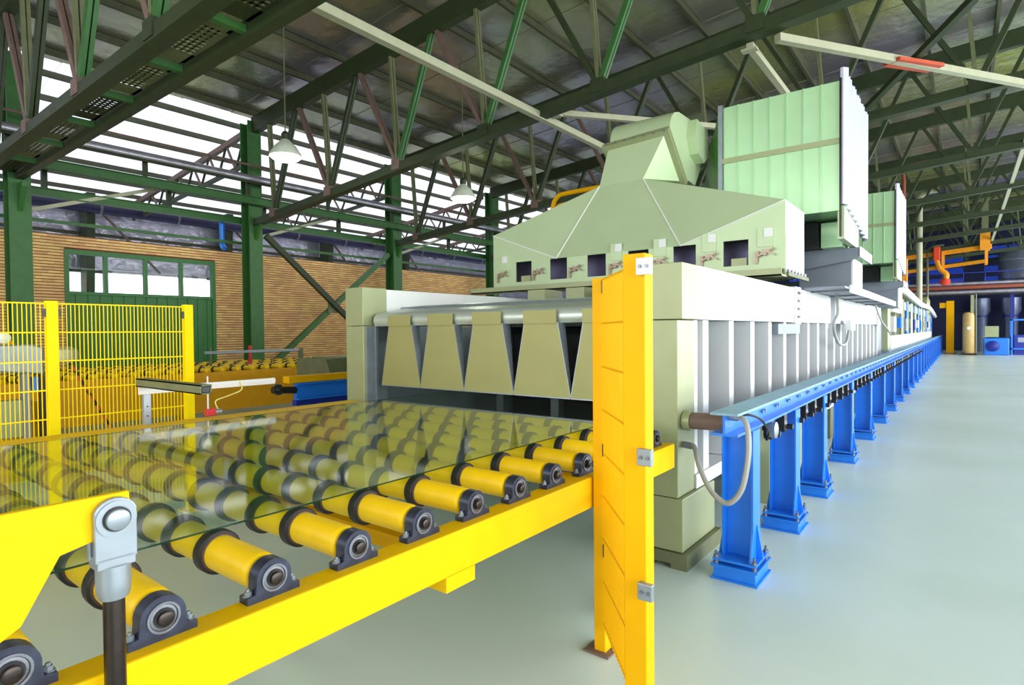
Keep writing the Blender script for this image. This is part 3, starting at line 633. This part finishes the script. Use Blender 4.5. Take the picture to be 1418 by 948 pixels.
s.add([(HX0, HY1, zb0), (HX1, HY1, zb0), D2, C2, B2, A2], [(0, 1, 2, 3, 4, 5)]); s.build('back_sheet', HOODM, hd)
MB().box(HX0+0.05, 6.85, zb0, HX1-0.05, 6.87, 2.6).build('inner_baffle', PURP, hd)
for p, q in ((A_, B_), (B_, T[0]), (T[1], C_), (C_, D_)):
    s = MB(); s.bar((p[0], p[1]-0.004, p[2]), (q[0], q[1]-0.004, q[2]), 0.012, 0.012); s.build('seam', WHT, hd)
s = MB(); s.box(-5.52, 6.2, 2.08, FX1, 6.42, 2.095); s.box(-5.52, 6.2, 2.08, FX1, 6.21, 2.155); s.box(-5.5, 6.36, 2.095, FX1, 6.42, 2.13); s.build('ledge_channel', GALV, hd)
s = MB(); s.box(HX1, HY0, 2.09, HX1+0.03, HY1+0.1, 2.13); fl = s.build('side_flange', GGRY, hd)
for k in range(6): MB().rev((HX1+0.02, 6.45+0.15*k, 2.13), (0, 0, 1), [(0, 0.018), (0.03, 0.018)], 6).build('bolt', STEEL, fl)
s = MB(); s.box(-2.3, 6.34, 2.13, HX1, 6.4, 2.16); s.build('bolt_rail', GGRY, hd)
# damper levers and access plates
lev = MB(); lev.rev((0, 0, 0), (0, -1, 0), [(0, 0.022), (0.05, 0.022)], 10); lev.bar((-0.08, -0.04, -0.03), (0.09, -0.05, 0.05), 0.018, 0.018); lev.bar((-0.02, -0.05, 0.04), (0.1, -0.05, -0.02), 0.016, 0.016)
lev.bar((-0.09, -0.02, -0.1), (-0.07, -0.03, 0.03), 0.03, 0.012); LEV = lev.mesh('damper_lever', PINK)
for k, xx in enumerate((-5.08, -4.47, -3.9, -3.33, -2.77, -2.2, -1.62)):
    link('damper_lever', LEV, hd, (xx, HY0, 2.33))
    if k in (0, 3, 4, 5, 6): 
        a = MB().box(xx-0.075, HY0-0.012, 2.40, xx+0.075, HY0-0.001, 2.6).build('access_plate', HOODM, hd)
        MB().box(xx-0.01, HY0-0.02, 2.5, xx+0.075, HY0-0.012, 2.59).build('name_tag', WHT, a)
for a, b in hs_[:1] + hs_[5:]: MB().box(a+0.08, HY0+0.01, zb1, b-0.02, HY0+0.04, zb1+0.08).build('damper_tab', GALV, hd)
# neck, flange and elbow
Fl = [(-3.62, 6.74, 3.86), (-2.86, 6.74, 3.90), (-2.86, 7.22, 3.44), (-3.62, 7.22, 3.44)]
s = MB(); s.hexa(T, Fl); s.build('neck', HOODM, hd)
nrm = V3((0, 0.69, 0.72))
s = MB()
for off in (0.0, 0.045):
    q = [V3(p) + nrm * off for p in [(-3.69, 6.69, 3.90), (-2.79, 6.69, 3.94), (-2.79, 7.27, 3.39), (-3.69, 7.27, 3.39)]]
    s.hexa(q, [p + nrm * 0.03 for p in q])
fl = s.build('neck_flange', GALV, hd)
for k in range(7): 
    x = -3.62 + 0.13*k; MB().rev((x, 6.69, 3.93), (0, -1, 0), [(0, 0.012), (0.012, 0.012)], 6).build('bolt', STEEL, fl)
ep = [(6.76, 3.94), (6.77, 4.02), (6.82, 4.13), (6.92, 4.21), (7.05, 4.25), (7.4, 4.26), (7.62, 4.22), (7.78, 4.1), (7.84, 3.92), (7.8, 3.7), (7.6, 3.45), (7.26, 3.47)]
s = MB(); s.prism([(-3.60, a, b) for a, b in ep], (0.80, 0, 0)); s.build('elbow_duct', HOODM, hd, smooth=True)
s = MB(); s.prism([(-2.80, a, b) for a, b in [(7.35, 4.22), (7.62, 4.18), (7.78, 4.05), (7.8, 3.85), (7.6, 3.72), (7.4, 3.8), (7.3, 4.0)]], (0.12, 0, 0)); s.build('elbow_cap', HOODM, hd, smooth=True)
hr = thing('yellow_handrail', 'short yellow handrail peeking over the left slope of the hood', 'handrail', (-4.6, 8.3, 2.0))
for dz in (0, -0.17):
    s = MB(); s.path(smoothpath([(-5.25, 7.9, 2.95+dz), (-5.25, 7.9, 3.5+dz), (-5.16, 7.9, 3.69+dz), (-4.95, 7.9, 3.73+dz), (-4.0, 7.9, 3.73+dz)]), 0.035); s.build('rail', YELD, hr, smooth=True)
MB().tube((-5.25, 7.9, 1.985), (-5.25, 7.9, 2.97), 0.035).build('rail_post', YELD, hr); MB().tube((-4.0, 7.9, 1.80), (-4.0, 7.9, 3.73), 0.03).build('rail_post', YELD, hr)

# ------------------------------------------------------------------ ribbed blower boxes on the furnace
def blower(dy, label, zs=0.0):
    t = thing('blower_box', label, 'blower box', (-1.8, 8.4+dy, 1.985), 'ribbed boxes on the furnace')
    x0, x1, y0, y1, z0, z1, zm = -2.49, -1.12, 7.6+dy, 9.3+dy, 2.90, 4.37, 3.69
    MB().box(x0, y0+0.02, z0+0.02, x1, y1, z1-0.01).build('casing', BOXM, t)
    w = (x1 - x0 - 0.06) / 7
    for k in range(7):
        for (a, b) in ((z0, zm-0.03), (zm+0.03, z1)):
            xa = x0 + 0.06 + k * w
            s = MB(); s.box(xa+0.004, y0, a, xa+w-0.004, y0+0.02, b); s.build('panel', BOXM, t, bevel=0.003)
            MB().box(xa+w-0.006, y0-0.016, a, xa+w+0.006, y0+0.01, b).build('standing_seam', BOXM, t)
    s = MB(); s.box(x0, y0-0.02, zm-0.032, x1, y0+0.02, zm+0.032); s.build('waist_rail', GALV, t)
    s = MB(); s.box(x0, y0-0.03, z0, x0+0.05, y0+0.02, z1+0.03); s.build('corner_flange', ZINC, t)
    # corrugated end panel facing the aisle
    n = 30; vs_, fs = [], []
    for k in range(n + 1):
        q = k / n; yy = y0 - 0.01 + q * 1.85; xo = -1.085 + (0.045 if k % 2 else 0.0); zt = 4.42 + 0.03*q + (0.03 if (k // 3) % 2 else 0) + (0.09 if k < 2 else 0); zb = 2.97 - 0.2*q - (0.02 if (k // 2) % 2 else 0)
        vs_ += [(xo, yy, zb), (xo, yy, zt), (xo-0.03, yy, zt), (xo-0.03, yy, zb)]
    for k in range(n):
        for c in range(4): fs.append((k*4+c, k*4+(c+1) % 4, (k+1)*4+(c+1) % 4, (k+1)*4+c))
    fs += [(0, 1, 2, 3), (n*4+3, n*4+2, n*4+1, n*4)]
    s = MB(); s.add(vs_, fs); s.build('corrugated_end_panel', CORR, t)
    MB().box(-1.122, y0-0.03, 2.6, -1.1, y0+0.01, z1+0.02).build('dark_edge_angle', DSTEEL, t)
    s = MB(); s.box(-1.15, y0+0.05, 2.58, -1.08, y0+1.2, 2.96); s.build('support_plate', HOODM, t)
    MB().box(-1.43, y0+0.68, 2.57, -1.19, y0+1.2, 2.88).build('motor_box', BOXM, t)
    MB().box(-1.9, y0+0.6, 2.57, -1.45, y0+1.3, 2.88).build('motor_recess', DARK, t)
    # platform carrying it
    py = y0 + 0.9
    s = MB(); s.prism([(-2.6, py, 2.18), (-1.04, py, 2.43), (-1.04, py, 2.57), (-2.6, py, 2.57)], (0, 0.03, 0)); s.box(-2.6, py+0.03, 2.55, -1.04, py+1.15, 2.57); s.box(-1.06, py+0.03, 2.46, -1.04, py+1.15, 2.55); s.build('platform', FINP, t)
    MB().box(-1.032, py-0.01, 2.45, -1.02, py+1.16, 2.575).build('platform_end', WHT, t)
    MB().box(-1.75, py+0.12, 2.0, -1.14, py+1.0, 2.455).build('pedestal_box', FINP, t)
    MB().box(-1.14, py+0.12, 2.0, -1.12, py+1.0, 2.455).build('pedestal_side', WHT, t)
    return t
blower(0, 'large ribbed green box with corrugated white end panel above the hood')
blower(6.75, 'smaller looking ribbed box behind the large one, further down the furnace')
ad = thing('duct_adapter', 'shaded green slanted duct adapter between elbow and ribbed box', 'duct', (-2.6, 7.7, 1.97))
s = MB(); s.prism([(-2.5, 7.62, 4.33), (-2.76, 7.90, 3.72), (-2.82, 7.90, 2.9), (-2.5, 7.62, 2.9)], (0, 0.5, 0)); s.build('adapter_body', ADPT, ad)
MB().box(-2.76, 7.95, 1.985, -2.52, 8.1, 2.9).build('adapter_leg', GALV, ad)

# cable tray along the aisle side and rear equipment of the furnace
tr = thing('side_cable_tray', 'white edged cable tray along the furnace side below the boxes', 'cable tray', (-1.28, 11, 1.99))
s = MB(); s.box(-1.42, 7.2, 1.99, -1.01, 12.9, 2.01); s.build('tray_floor', FINP, tr)
s = MB(); s.box(-1.01, 7.5, 1.95, -0.985, 12.9, 2.035); s.build('tray_lip', WHT, tr)
for k in range(5): MB().box(-1.5, 7.6+1.2*k, 1.97, -1.02, 7.66+1.2*k, 1.988).build('tray_bracket', STEEL, tr)
s = MB(); s.path(smoothpath([(-1.3, 8.6, 1.99), (-1.28, 8.55, 1.75), (-1.3, 8.4, 1.62), (-1.3, 8.5, 1.45), (-1.3, 8.9, 1.33), (-1.3, 9.4, 1.36), (-1.32, 9.8, 1.55)]), 0.02); s.build('hanging_cable', HOSE, tr, smooth=True)
MB().box(-1.36, 9.7, 1.52, -1.28, 10.1, 1.68).build('junction_box', WHT, tr)
s = MB(); s.path(smoothpath([(-1.3, 12.8, 1.99), (-1.28, 13.6, 1.7), (-1.3, 15.2, 1.5), (-1.3, 15.8, 1.4)]), 0.02); s.build('hanging_cable', HOSE, tr, smooth=True)
qf = thing('quench_section', 'white rear section of the furnace line with small boxes, far end', 'furnace', (-2.9, 31, 0))
MB().box(-4.8, 15.6, 0.3, -1.55, 17.2, 1.95).build('transfer_body', FINP, qf)
MB().box(-4.8, 17.3, 0.3, -1.46, 42.4, 1.35).build('lower_body', WHT, qf)
for k in range(12):
    a = 17.3 + k * 2.0
    MB().box(-1.46, a+0.05, 1.0, -1.42, a+1.95, 1.34).build('lower_panel', WHT, qf)
    MB().box(-1.9, a+0.2, 1.36, -1.5, a+0.35, 2.5).build('upright', GALV, qf)
    MB().box(-1.52, a+0.6, 1.45 + 0.1*(k % 2), -1.40, a+1.2, 1.85).build('small_box', (WHT, BLUE, ZINC, GALV, NAVY)[k % 5], qf)
    if k: MB().tube((-1.45, a+1.5, 1.35), (-1.45, a+1.5, 2.4), 0.05, 8).build('riser_pipe', (ZINC, GALV, BLUE)[k % 3], qf)
    MB().box(-1.6, a+0.4, 2.1, -1.44, a+1.1, 2.35).build('upper_box', (GALV, BLUE, PALE)[k % 3], qf)
MB().box(-1.47, 17.28, 1.95, -1.36, 19.6, 2.45).build('white_cabinet', WHT, qf)
MB().box(-1.75, 16.6, 1.0, -1.43, 17.28, 2.4).build('end_stanchion', GALV, qf)
MB().box(-4.8, 17.3, 1.35, -2.0, 42.4, 1.9).build('upper_body', FINP, qf)
s = MB(); s.path(smoothpath([(-1.3, 16.6, 2.64), (-1.3, 18, 2.62), (-1.3, 22, 2.55), (-1.3, 28, 2.45), (-1.3, 34, 2.5), (-1.3, 39, 2.35), (-1.3, 42.2, 2.2)]), 0.10, 6); s.build('header_duct', WHT, qf, smooth=True)

# ------------------------------------------------------------------ blue roller support frame
bf_ = thing('blue_support_frame', 'long blue steel frame of beam and posts beside the furnace', 'support frame', (-1.105, 20, 0))
MB().box(-1.185, 3.45, 1.046, -1.025, 46.5, 1.06).build('top_flange', BLUE_LIT, bf_)  # same paint as the web, coloured paler for the glare on top
s = MB(); s.box(-1.185, 3.45, 0.925, -1.025, 46.5, 0.94); s.box(-1.112, 3.45, 0.94, -1.098, 46.5, 1.045); s.build('i_beam', BLUE, bf_)
px = -1.105
s = MB(); s.box(-0.095, -0.075, 0.13, -0.083, 0.075, 0.925); s.box(0.083, -0.075, 0.13, 0.095, 0.075, 0.925); s.box(-0.083, -0.008, 0.13, 0.083, 0.008, 0.925)
POST = s.mesh('post', BLUE)
s = MB(); s.box(-0.14, -0.16, 0, 0.14, 0.16, 0.012); s.box(-0.125, -0.145, 0.012, 0.125, 0.145, 0.075); s.box(-0.14, -0.16, 0.08, 0.14, 0.16, 0.094); s.box(-0.13, -0.15, 0.115, 0.13, 0.15, 0.13); BASE = s.mesh('base_plate', BLUE)
GUS = []
for sx in (-1, 1): GUS.append(MB().prism([(sx*0.095, -0.006, 0.13), (sx*0.135, -0.006, 0.13), (sx*0.1, -0.006, 0.33), (sx*0.095, -0.006, 0.33)], (0, 0.012, 0)).mesh('gusset', BLUE))
for sy in (-1, 1): GUS.append(MB().prism([(0.084, sy*0.075, 0.13), (0.084, sy*0.13, 0.13), (0.084, sy*0.08, 0.3), (0.084, sy*0.075, 0.3)], (0.01, 0, 0)).mesh('gusset', BLUE))
s = MB(); s.rev((0, 0, 0.06), (0, 0, 1), [(0, 0.008), (0.11, 0.008)], 8); s.rev((0, 0, 0.094), (0, 0, 1), [(0, 0.016), (0.018, 0.016)], 6); s.rev((0, 0, 0.13), (0, 0, 1), [(0, 0.016), (0.016, 0.016)], 6); ANC = s.mesh('anchor_bolt', STEEL)
py_ = [3.78, 4.93, 6.09] + [7.80 + 1.755*k for k in range(22)]
for yy in py_:
    p = link('post', POST, bf_, (px, yy, 0)); link('base_plate', BASE, p, (px, yy, 0))
    if yy < 20:
        for g_ in GUS: link('gusset', g_, p, (px, yy, 0))
        for sx in (-1, 1):
            for sy in (-1, 1): link('anchor_bolt', ANC, p, (px+sx*0.115, yy+sy*0.13, 0))
s = MB(); s.box(-0.03, -0.04, -0.07, 0.03, 0.04, 0); s.rev((-0.02, 0, -0.09), (1, 0, 0), [(0, 0.045), (0.05, 0.045), (0.06, 0.02), (0.1, 0.02)], 10); HNG = s.mesh('roller_bearing', BLK)
BLT = MB().rev((0, 0, 0), (1, 0, 0), [(0, 0.012), (0.018, 0.012)], 6).mesh('web_bolt', ZINC)
yy = 4.25
while yy < 22:
    link('roller_bearing', HNG, bf_, (-1.06, yy, 0.925)); [link('web_bolt', BLT, bf_, (-1.098, yy+q, 0.985)) for q in (-0.03, 0.03)]; yy += 0.37
ew = MB().rev((-1.04, 4.18, 0.87), (1, 0, 0), [(0, 0.05), (0.05, 0.055), (0.055, 0.045), (0.06, 0.02)], 18).build('end_wheel', ZINC, bf_, smooth=True)
s = MB(); s.path(smoothpath([(-1.09, 3.62, 1.02), (-1.03, 3.68, 1.03), (-1.0, 3.85, 0.98), (-1.0, 4.02, 0.88), (-1.02, 4.05, 0.82)]), 0.008); s.build('black_cable', BLK, bf_, smooth=True)
for k, (a, b) in enumerate(((5.45, 5.75), (6.7, 7.05))): MB().box(-1.5, a, 0.0, -1.35, b, 0.85).build('stanchion', GALV, fu)

# ================================================================== BACKGROUND LEFT
c2 = thing('return_conveyor', 'second yellow roller conveyor with amber side panel before brick wall', 'conveyor', (-12.3, 6, 0))
for k in range(6): MB().box(-11.05, 0.2+k*2.2, 0.12, -11.0, 2.39+k*2.2, 0.845).build('side_panel', ORA, c2)
MB().box(-13.95, 0.2, 0.12, -13.9, 13.4, 0.845).build('side_panel', ORA, c2)
for yy in (0.5, 4.6, 8.7, 12.8):
    for xx in (-11.3, -13.8): MB().box(xx, yy, 0, xx+0.12, yy+0.12, 0.8).build('leg', ORA, c2)
s = MB(); s.rev((0, 0, 0), (-1, 0, 0), [(0, 0.02), (0.02, 0.05), (2.75, 0.05), (2.77, 0.02)], 14); R2 = s.mesh('roller', ROLY, True)
s = MB(); s.rev((0, 0, 0), (-1, 0, 0), [(0, 0.05), (0.004, 0.066), (0.05, 0.066), (0.054, 0.05)], 14); G2 = s.mesh('rubber_ring', RUB, True)
for k in range(44):
    yy = 0.4 + k*0.295; r_ = link('roller', R2, c2, (-11.08, yy, 0.87))
    for q in range(5): link('rubber_ring', G2, r_, (-11.3-0.5*q-0.12*(k % 2), yy, 0.87))
sf = thing('measuring_frame', 'thin grey measuring frame standing on the far conveyor by the brace', 'frame', (-11.5, 6.2, 0.93))
MB().box(-11.2, 7.05, 0.85, -11.12, 7.12, 1.24).build('upright', GGRY, sf); MB().box(-11.2, 5.1, 1.18, -11.14, 7.12, 1.23).build('cross_bar', ZINC, sf)
MB().box(-11.19, 5.2, 0.95, -11.16, 5.23, 1.3).build('drop_rod', GGRY, sf); MB().box(-11.19, 5.95, 0.95, -11.15, 6.0, 1.32).build('drop_rod', PRED, sf)

lb = thing('transfer_table', 'yellow and blue beam of a transfer table left of the furnace', 'conveyor', (-7.5, 6.2, 0))
MB().box(-7.62, 4.55, 0.85, -7.46, 8.2, 0.945).build('yellow_beam', YELD, lb, bevel=0.004)
s = MB(); s.box(-7.6, 4.7, 0.60, -7.52, 8.2, 0.845); s.box(-7.52, 4.7, 0.82, -7.46, 8.2, 0.845); s.box(-7.52, 4.7, 0.60, -7.46, 8.2, 0.62); s.build('blue_channel', BLUE, lb)
MB().box(-7.6, 4.68, 0.52, -7.5, 8.2, 0.6).build('lower_channel', NAVY, lb)
s = MB(); s.tube((-7.55, 4.35, 0.77), (-7.55, 4.7, 0.74), 0.05); s.rev((-7.55, 4.36, 0.77), (0, 1, 0), [(0, 0.04), (0.05, 0.08), (0.1, 0.08), (0.12, 0.05)], 14); s.build('shaft', BLK, lb, smooth=True)
for yy in (4.9, 7.9): MB().box(-7.62, yy, 0, -7.5, yy+0.12, 0.52).build('leg', NAVY, lb)
pb = thing('perforated_cover', 'grey green machine cover with perforated top beside the furnace post', 'machine cover', (-8.9, 6.6, 0))
s = MB(); s.prism([(-9.5, 5.95, 0.0), (-8.5, 5.95, 0.0), (-8.5, 5.95, 0.86), (-8.62, 5.95, 1.1), (-9.5, 5.95, 1.1)], (0, 1.6, 0)); s.build('cover_body', GGRY, pb)
s = MB()
for q in range(9): s.box(-9.4, 6.2+q*0.12, 1.1, -8.65, 6.24+q*0.12, 1.125)
for q in range(7): s.box(-9.4+q*0.115, 6.2, 1.1, -9.36+q*0.115, 7.2, 1.125)
s.build('perforated_lid', GALV, pb)
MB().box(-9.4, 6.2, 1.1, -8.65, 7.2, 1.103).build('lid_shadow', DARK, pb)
mc = thing('washing_machine_unit', 'grey and yellow glass washing unit behind the wire fence, far left', 'machine', (-8.2, 1.2, 0))
MB().box(-8.9, -1.0, 1.19, -8.05, 1.5, 1.42).build('grey_trough', GGRY, mc, bevel=0.03)
s = MB(); s.prism([(-8.05, 1.5, 1.17), (-8.05, 1.95, 1.12), (-8.05, 1.95, 1.42), (-8.05, 1.85, 1.46), (-8.05, 1.5, 1.46)], (-0.7, 0, 0)); s.build('end_housing', ZINC, mc, bevel=0.02)
MB().box(-8.9, -1.0, 1.425, -8.1, 1.7, 1.50).build('yellow_top', YELD, mc)
for k in range(7): MB().rev((-8.2, 0.6+0.14*k, 1.5), (0, 0, 1), [(0, 0.04), (0.07, 0.04), (0.08, 0.02)], 10).build('valve', (NAVY, ZINC)[k % 2], mc, smooth=True)
MB().rev((-8.05, 1.6, 1.53), (1, 0, 0), [(0, 0.06), (0.05, 0.06), (0.06, 0.03)], 14).build('gauge', WHT, mc, smooth=True)
s = MB(); s.prism([(-8.1, 0.2, 1.15), (-8.1, 1.55, 1.15), (-8.1, 1.5, 0.98), (-8.1, 1.35, 0.86), (-8.1, 1.05, 0.92), (-8.1, 0.2, 0.95)], (-0.5, 0, 0)); s.build('orange_guard', ORA, mc)
MB().box(-8.6, -1.0, 0, -8.2, 1.95, 0.8).build('stand_panel', ORA, mc)
MB().box(-8.15, 1.75, 0.02, -8.05, 1.82, 1.14).build('upright_rail', FINP, mc); MB().box(-8.15, 1.9, 0.02, -8.05, 1.97, 1.12).build('upright_rail', DSTEEL, mc)
MB().box(-8.16, 1.84, 0.95, -8.04, 1.89, 1.1).build('blue_clamp', BLUE, mc)
MB().box(-8.19, 1.45, 0.46, -8.04, 1.75, 0.86).build('junction_box', GALV, mc, bevel=0.006)
sp_ = thing('striped_pole', 'leaning red and black striped pole behind the wire fence', 'pole', (-7.0, 2.3, 0))
a, b = V3((-7.0, 1.86, 1.36)), V3((-7.0, 2.52, 0.0)); n = 26
for k in range(n):
    s = MB(); s.tube(a + (b-a)*k/n, a + (b-a)*(k+1)/n, 0.016, 8); s.build('stripe', (RED, BLK)[k % 2], sp_)
MB().rev((-7.0, 1.86, 1.28), (0, 0, 1), [(0, 0.05), (0.03, 0.1), (0.08, 0.11), (0.13, 0.1), (0.16, 0.05)], 14).build('round_knob', PALE, sp_, smooth=True)

# ================================================================== BACKGROUND RIGHT (far end of the hall)
pbg = thing('pipe_bridge', 'brown and grey pipe bridge crossing the far end of hall', 'pipe bridge', (2, 43.6, 3.6))
for z, r_, m in ((3.62, 0.11, PIPE), (3.9, 0.12, BRNP), (4.12, 0.09, PIPE)): MB().tube((-3.5, 43.5, z), (8, 43.5, z), r_, 10).build('pipe', m, pbg, smooth=True)
MB().box(-3.5, 43.7, 3.45, 8, 44.3, 3.55).build('deck', DSTEEL, pbg)
for xx in (-3.2, 0.35, 4.2, 7.6): MB().box(xx, 43.75, 0, xx+0.16, 43.9, 3.45).build('support_post', GALV, pbg)
for xx in range(-3, 8): MB().tube((xx, 43.6, 4.1), (xx, 43.6, 4.75), 0.02, 6).build('railing_post', NAVY, pbg)
MB().box(-3.5, 43.58, 4.72, 8, 43.62, 4.77).build('railing', NAVY, pbg)
yp = thing('yellow_pillar', 'tall yellow pillar at the far end of the blue frame', 'pillar', (-0.6, 43, 0))
MB().box(-0.78, 42.8, 0, -0.42, 43.2, 3.1).build('pillar_body', YELD, yp); MB().box(-1.1, 42.85, 2.7, -0.78, 43.15, 3.0).build('pillar_arm', YELD, yp); MB().box(-0.9, 42.7, 0, -0.3, 43.3, 0.06).build('foot', BRN, yp)
tt = thing('tan_tank', 'tan cylindrical tank standing beside the far yellow pillar', 'tank', (0.25, 41.5, 0))
MB().rev((0.25, 41.5, 0.1), (0, 0, 1), [(0, 0.24), (0.05, 0.27), (2.1, 0.27), (2.25, 0.22), (2.3, 0.1)], 24).build('vessel', TAN, tt, smooth=True)
MB().box(-0.1, 41.15, 0, 0.6, 41.85, 0.1).build('skid', DSTEEL, tt); MB().rev((0.27, 41.24, 1.5), (0, -1, 0), [(0, 0.1), (0.03, 0.1)], 14).build('dial', WHT, tt)
MB().box(0.56, 41.4, 0.1, 0.6, 41.5, 3.4).build('side_pipe', GALV, tt)
sv = thing('silver_tank', 'silver cylindrical tank on the pipe bridge at the right edge', 'tank', (3.1, 44.0, 3.55))
MB().rev((2.9, 46.2, 4.4), (0, 0, 1), [(0, 1.2), (0.04, 1.24), (1.6, 1.24), (1.66, 1.2)], 28).build('vessel', SILV, sv, smooth=True)
for q in (0.5, 1.1): MB().rev((2.9, 46.2, 4.4+q), (0, 0, 1), [(0, 1.25), (0.05, 1.25)], 28).build('hoop', FINP, sv)
for aa in range(4): MB().box(2.9+0.8*math.cos(aa*1.57+0.7)-0.08, 46.2+0.8*math.sin(aa*1.57+0.7)-0.08, 0, 2.9+0.8*math.cos(aa*1.57+0.7)+0.08, 46.2+0.8*math.sin(aa*1.57+0.7)+0.08, 4.4).build('support_leg', NAVY, sv)
cr_ = thing('orange_hoist', 'orange overhead hoist beams with red trolley at the far end', 'hoist', (-0.5, 38, 5))
s = MB(); s.bar((-3.6, 38.5, 5.25), (1.1, 37.5, 5.55), 0.12, 0.22); s.build('upper_beam', ORG, cr_)
s = MB(); s.bar((-3.4, 38.6, 4.5), (0.9, 37.6, 4.85), 0.12, 0.16); s.build('lower_beam', ORG, cr_)
for xx in (-2.9, -0.9, 0.85): MB().box(xx, 37.7, 4.7, xx+0.12, 38.3, 5.5).build('spacer', ORG, cr_)
MB().box(0.65, 37.3, 5.4, 1.05, 37.8, 6.3).build('end_carriage', ORG, cr_)
MB().box(0.72, 37.5, 6.3, 0.98, 37.8, 7.9).build('hanger', GGRY, cr_)
MB().box(-1.25, 37.6, 5.05, -0.95, 38.2, 5.75).build('trolley', REDP, cr_, bevel=0.05)
s = MB(); s.path(smoothpath([(-1.1, 37.8, 5.1), (-0.95, 37.8, 4.6), (-0.7, 37.8, 4.3), (-0.75, 37.8, 3.95)]), 0.13, 8); s.build('hoist_chain', ORG, cr_, smooth=True)
MB().rev((-0.75, 37.8, 3.75), (0, 0, 1), [(0, 0.12), (0.12, 0.24), (0.3, 0.2), (0.36, 0.08)], 14).build('hook_block', REDP, cr_, smooth=True)
MB().box(-3.1, 38.2, 5.5, -2.9, 38.5, 8.2).build('hanger', GGRY, cr_)
for k, (px_, yy, z0, z1, r_, m, l) in enumerate(((-1.62, 33.2, 1.9, 7.3, 0.12, PALE, 'tall pale vertical pipe rising behind the furnace, left of hoist'), (-1.5, 38.0, 1.36, 5.3, 0.055, GGRY, 'thin grey green vertical pipe in front of the orange hoist'),
        (-1.75, 26.0, 1.9, 7.0, 0.06, BRNP, 'thin red brown vertical pipe right of the second ribbed box'))):
    t = thing('vertical_pipe', l, 'pipe', (px_, yy, z0)); MB().tube((px_, yy, z0), (px_, yy, z1), r_, 10).build('riser', m, t, smooth=True)
    s = MB(); s.path(smoothpath([(px_, yy, z1), (px_, yy, z1+0.3), (px_+0.25, yy, z1+0.5), (px_+0.7, yy, z1+0.55)]), r_, 8); s.build('bend', m, t, smooth=True)
op = thing('orange_stack', 'pair of short orange posts right of the second ribbed box', 'posts', (-1.6, 23.5, 1.9))
MB().box(-2.35, 23.3, 1.9, -1.55, 23.8, 2.6).build('plinth_box', GALV, op)
for q in (0, 0.3): MB().box(-2.0+q, 23.4, 2.6, -1.78+q, 23.7, 4.1-0.25*(q > 0)).build('post', ORG, op)
for q in (2.9, 3.4): MB().box(-3.2, 23.5, q, -2.0, 23.56, q+0.08).build('guard_rail', YELD, op)
hx = thing('white_heat_exchanger', 'pale rounded vessel on the furnace line before the far hoist', 'vessel', (-1.7, 35.5, 1.9))
MB().rev((-2.6, 35.5, 2.6), (1, 0, 0), [(0, 0.3), (0.08, 0.5), (1.2, 0.5), (1.3, 0.3)], 18).build('vessel', GALV, hx, smooth=True); MB().box(-2.4, 35.2, 1.9, -1.5, 35.8, 2.2).build('saddle', GALV, hx)
bm_ = thing('blue_pump_unit', 'blue pump unit with grey box on floor near tan tank', 'machine', (1.3, 42, 0))
MB().box(0.9, 41.6, 0, 2.0, 42.4, 0.95).build('base', BLUE, bm_, bevel=0.05); MB().box(0.95, 41.5, 1.0, 1.55, 42.2, 1.6).build('control_box', GALV, bm_); MB().rev((1.3, 41.58, 0.5), (0, -1, 0), [(0, 0.3), (0.15, 0.28), (0.2, 0.1)], 16).build('motor', NAVY, bm_, smooth=True)
for k, (x0, x1, h, l) in enumerate(((2.1, 3.4, 2.0, 'blue framed cage machine on the floor right of pump unit'), (3.5, 5.5, 2.6, 'blue framed cage machine at the extreme right far end'))):
    t = thing('cage_machine', l, 'machine', ((x0+x1)/2, 43, 0))
    for xx in (x0, x1):
        for yy in (42.4, 43.4): MB().box(xx, yy, 0, xx+0.08, yy+0.08, h).build('frame_post', BLUE, t)
    for z in (0.3, h-0.1): 
        MB().box(x0, 42.4, z, x1+0.08, 42.48, z+0.08).build('frame_rail', BLUE, t); MB().box(x0, 43.4, z, x1+0.08, 43.48, z+0.08).build('frame_rail', BLUE, t)
    MB().box(x0+0.15, 42.6, 0, x1-0.1, 43.2, h*0.55).build('machine_body', NAVY, t); MB().box(x0+0.3, 42.58, h*0.35, x0+0.8, 42.6, h*0.48).build('panel_face', ZINC, t)
for k in range(3):
    t = thing('overhead_duct', 'pale blue grey duct section under the far pipe bridge, %s from left' % ORD[k], 'duct', (1.2+k*1.5, 48.6, 1.5))
    MB().rev((0.9+k*1.5, 48.6, 0), (0, 0, 1), [(0, 0.35), (2.3, 0.35), (2.6, 0.5), (3.4, 0.5)], 16).build('duct_run', SILV, t, smooth=True)
    MB().rev((0.9+k*1.5, 48.6, 2.2), (0, 0, 1), [(0, 0.4), (0.1, 0.4)], 16).build('duct_band', NAVY, t)
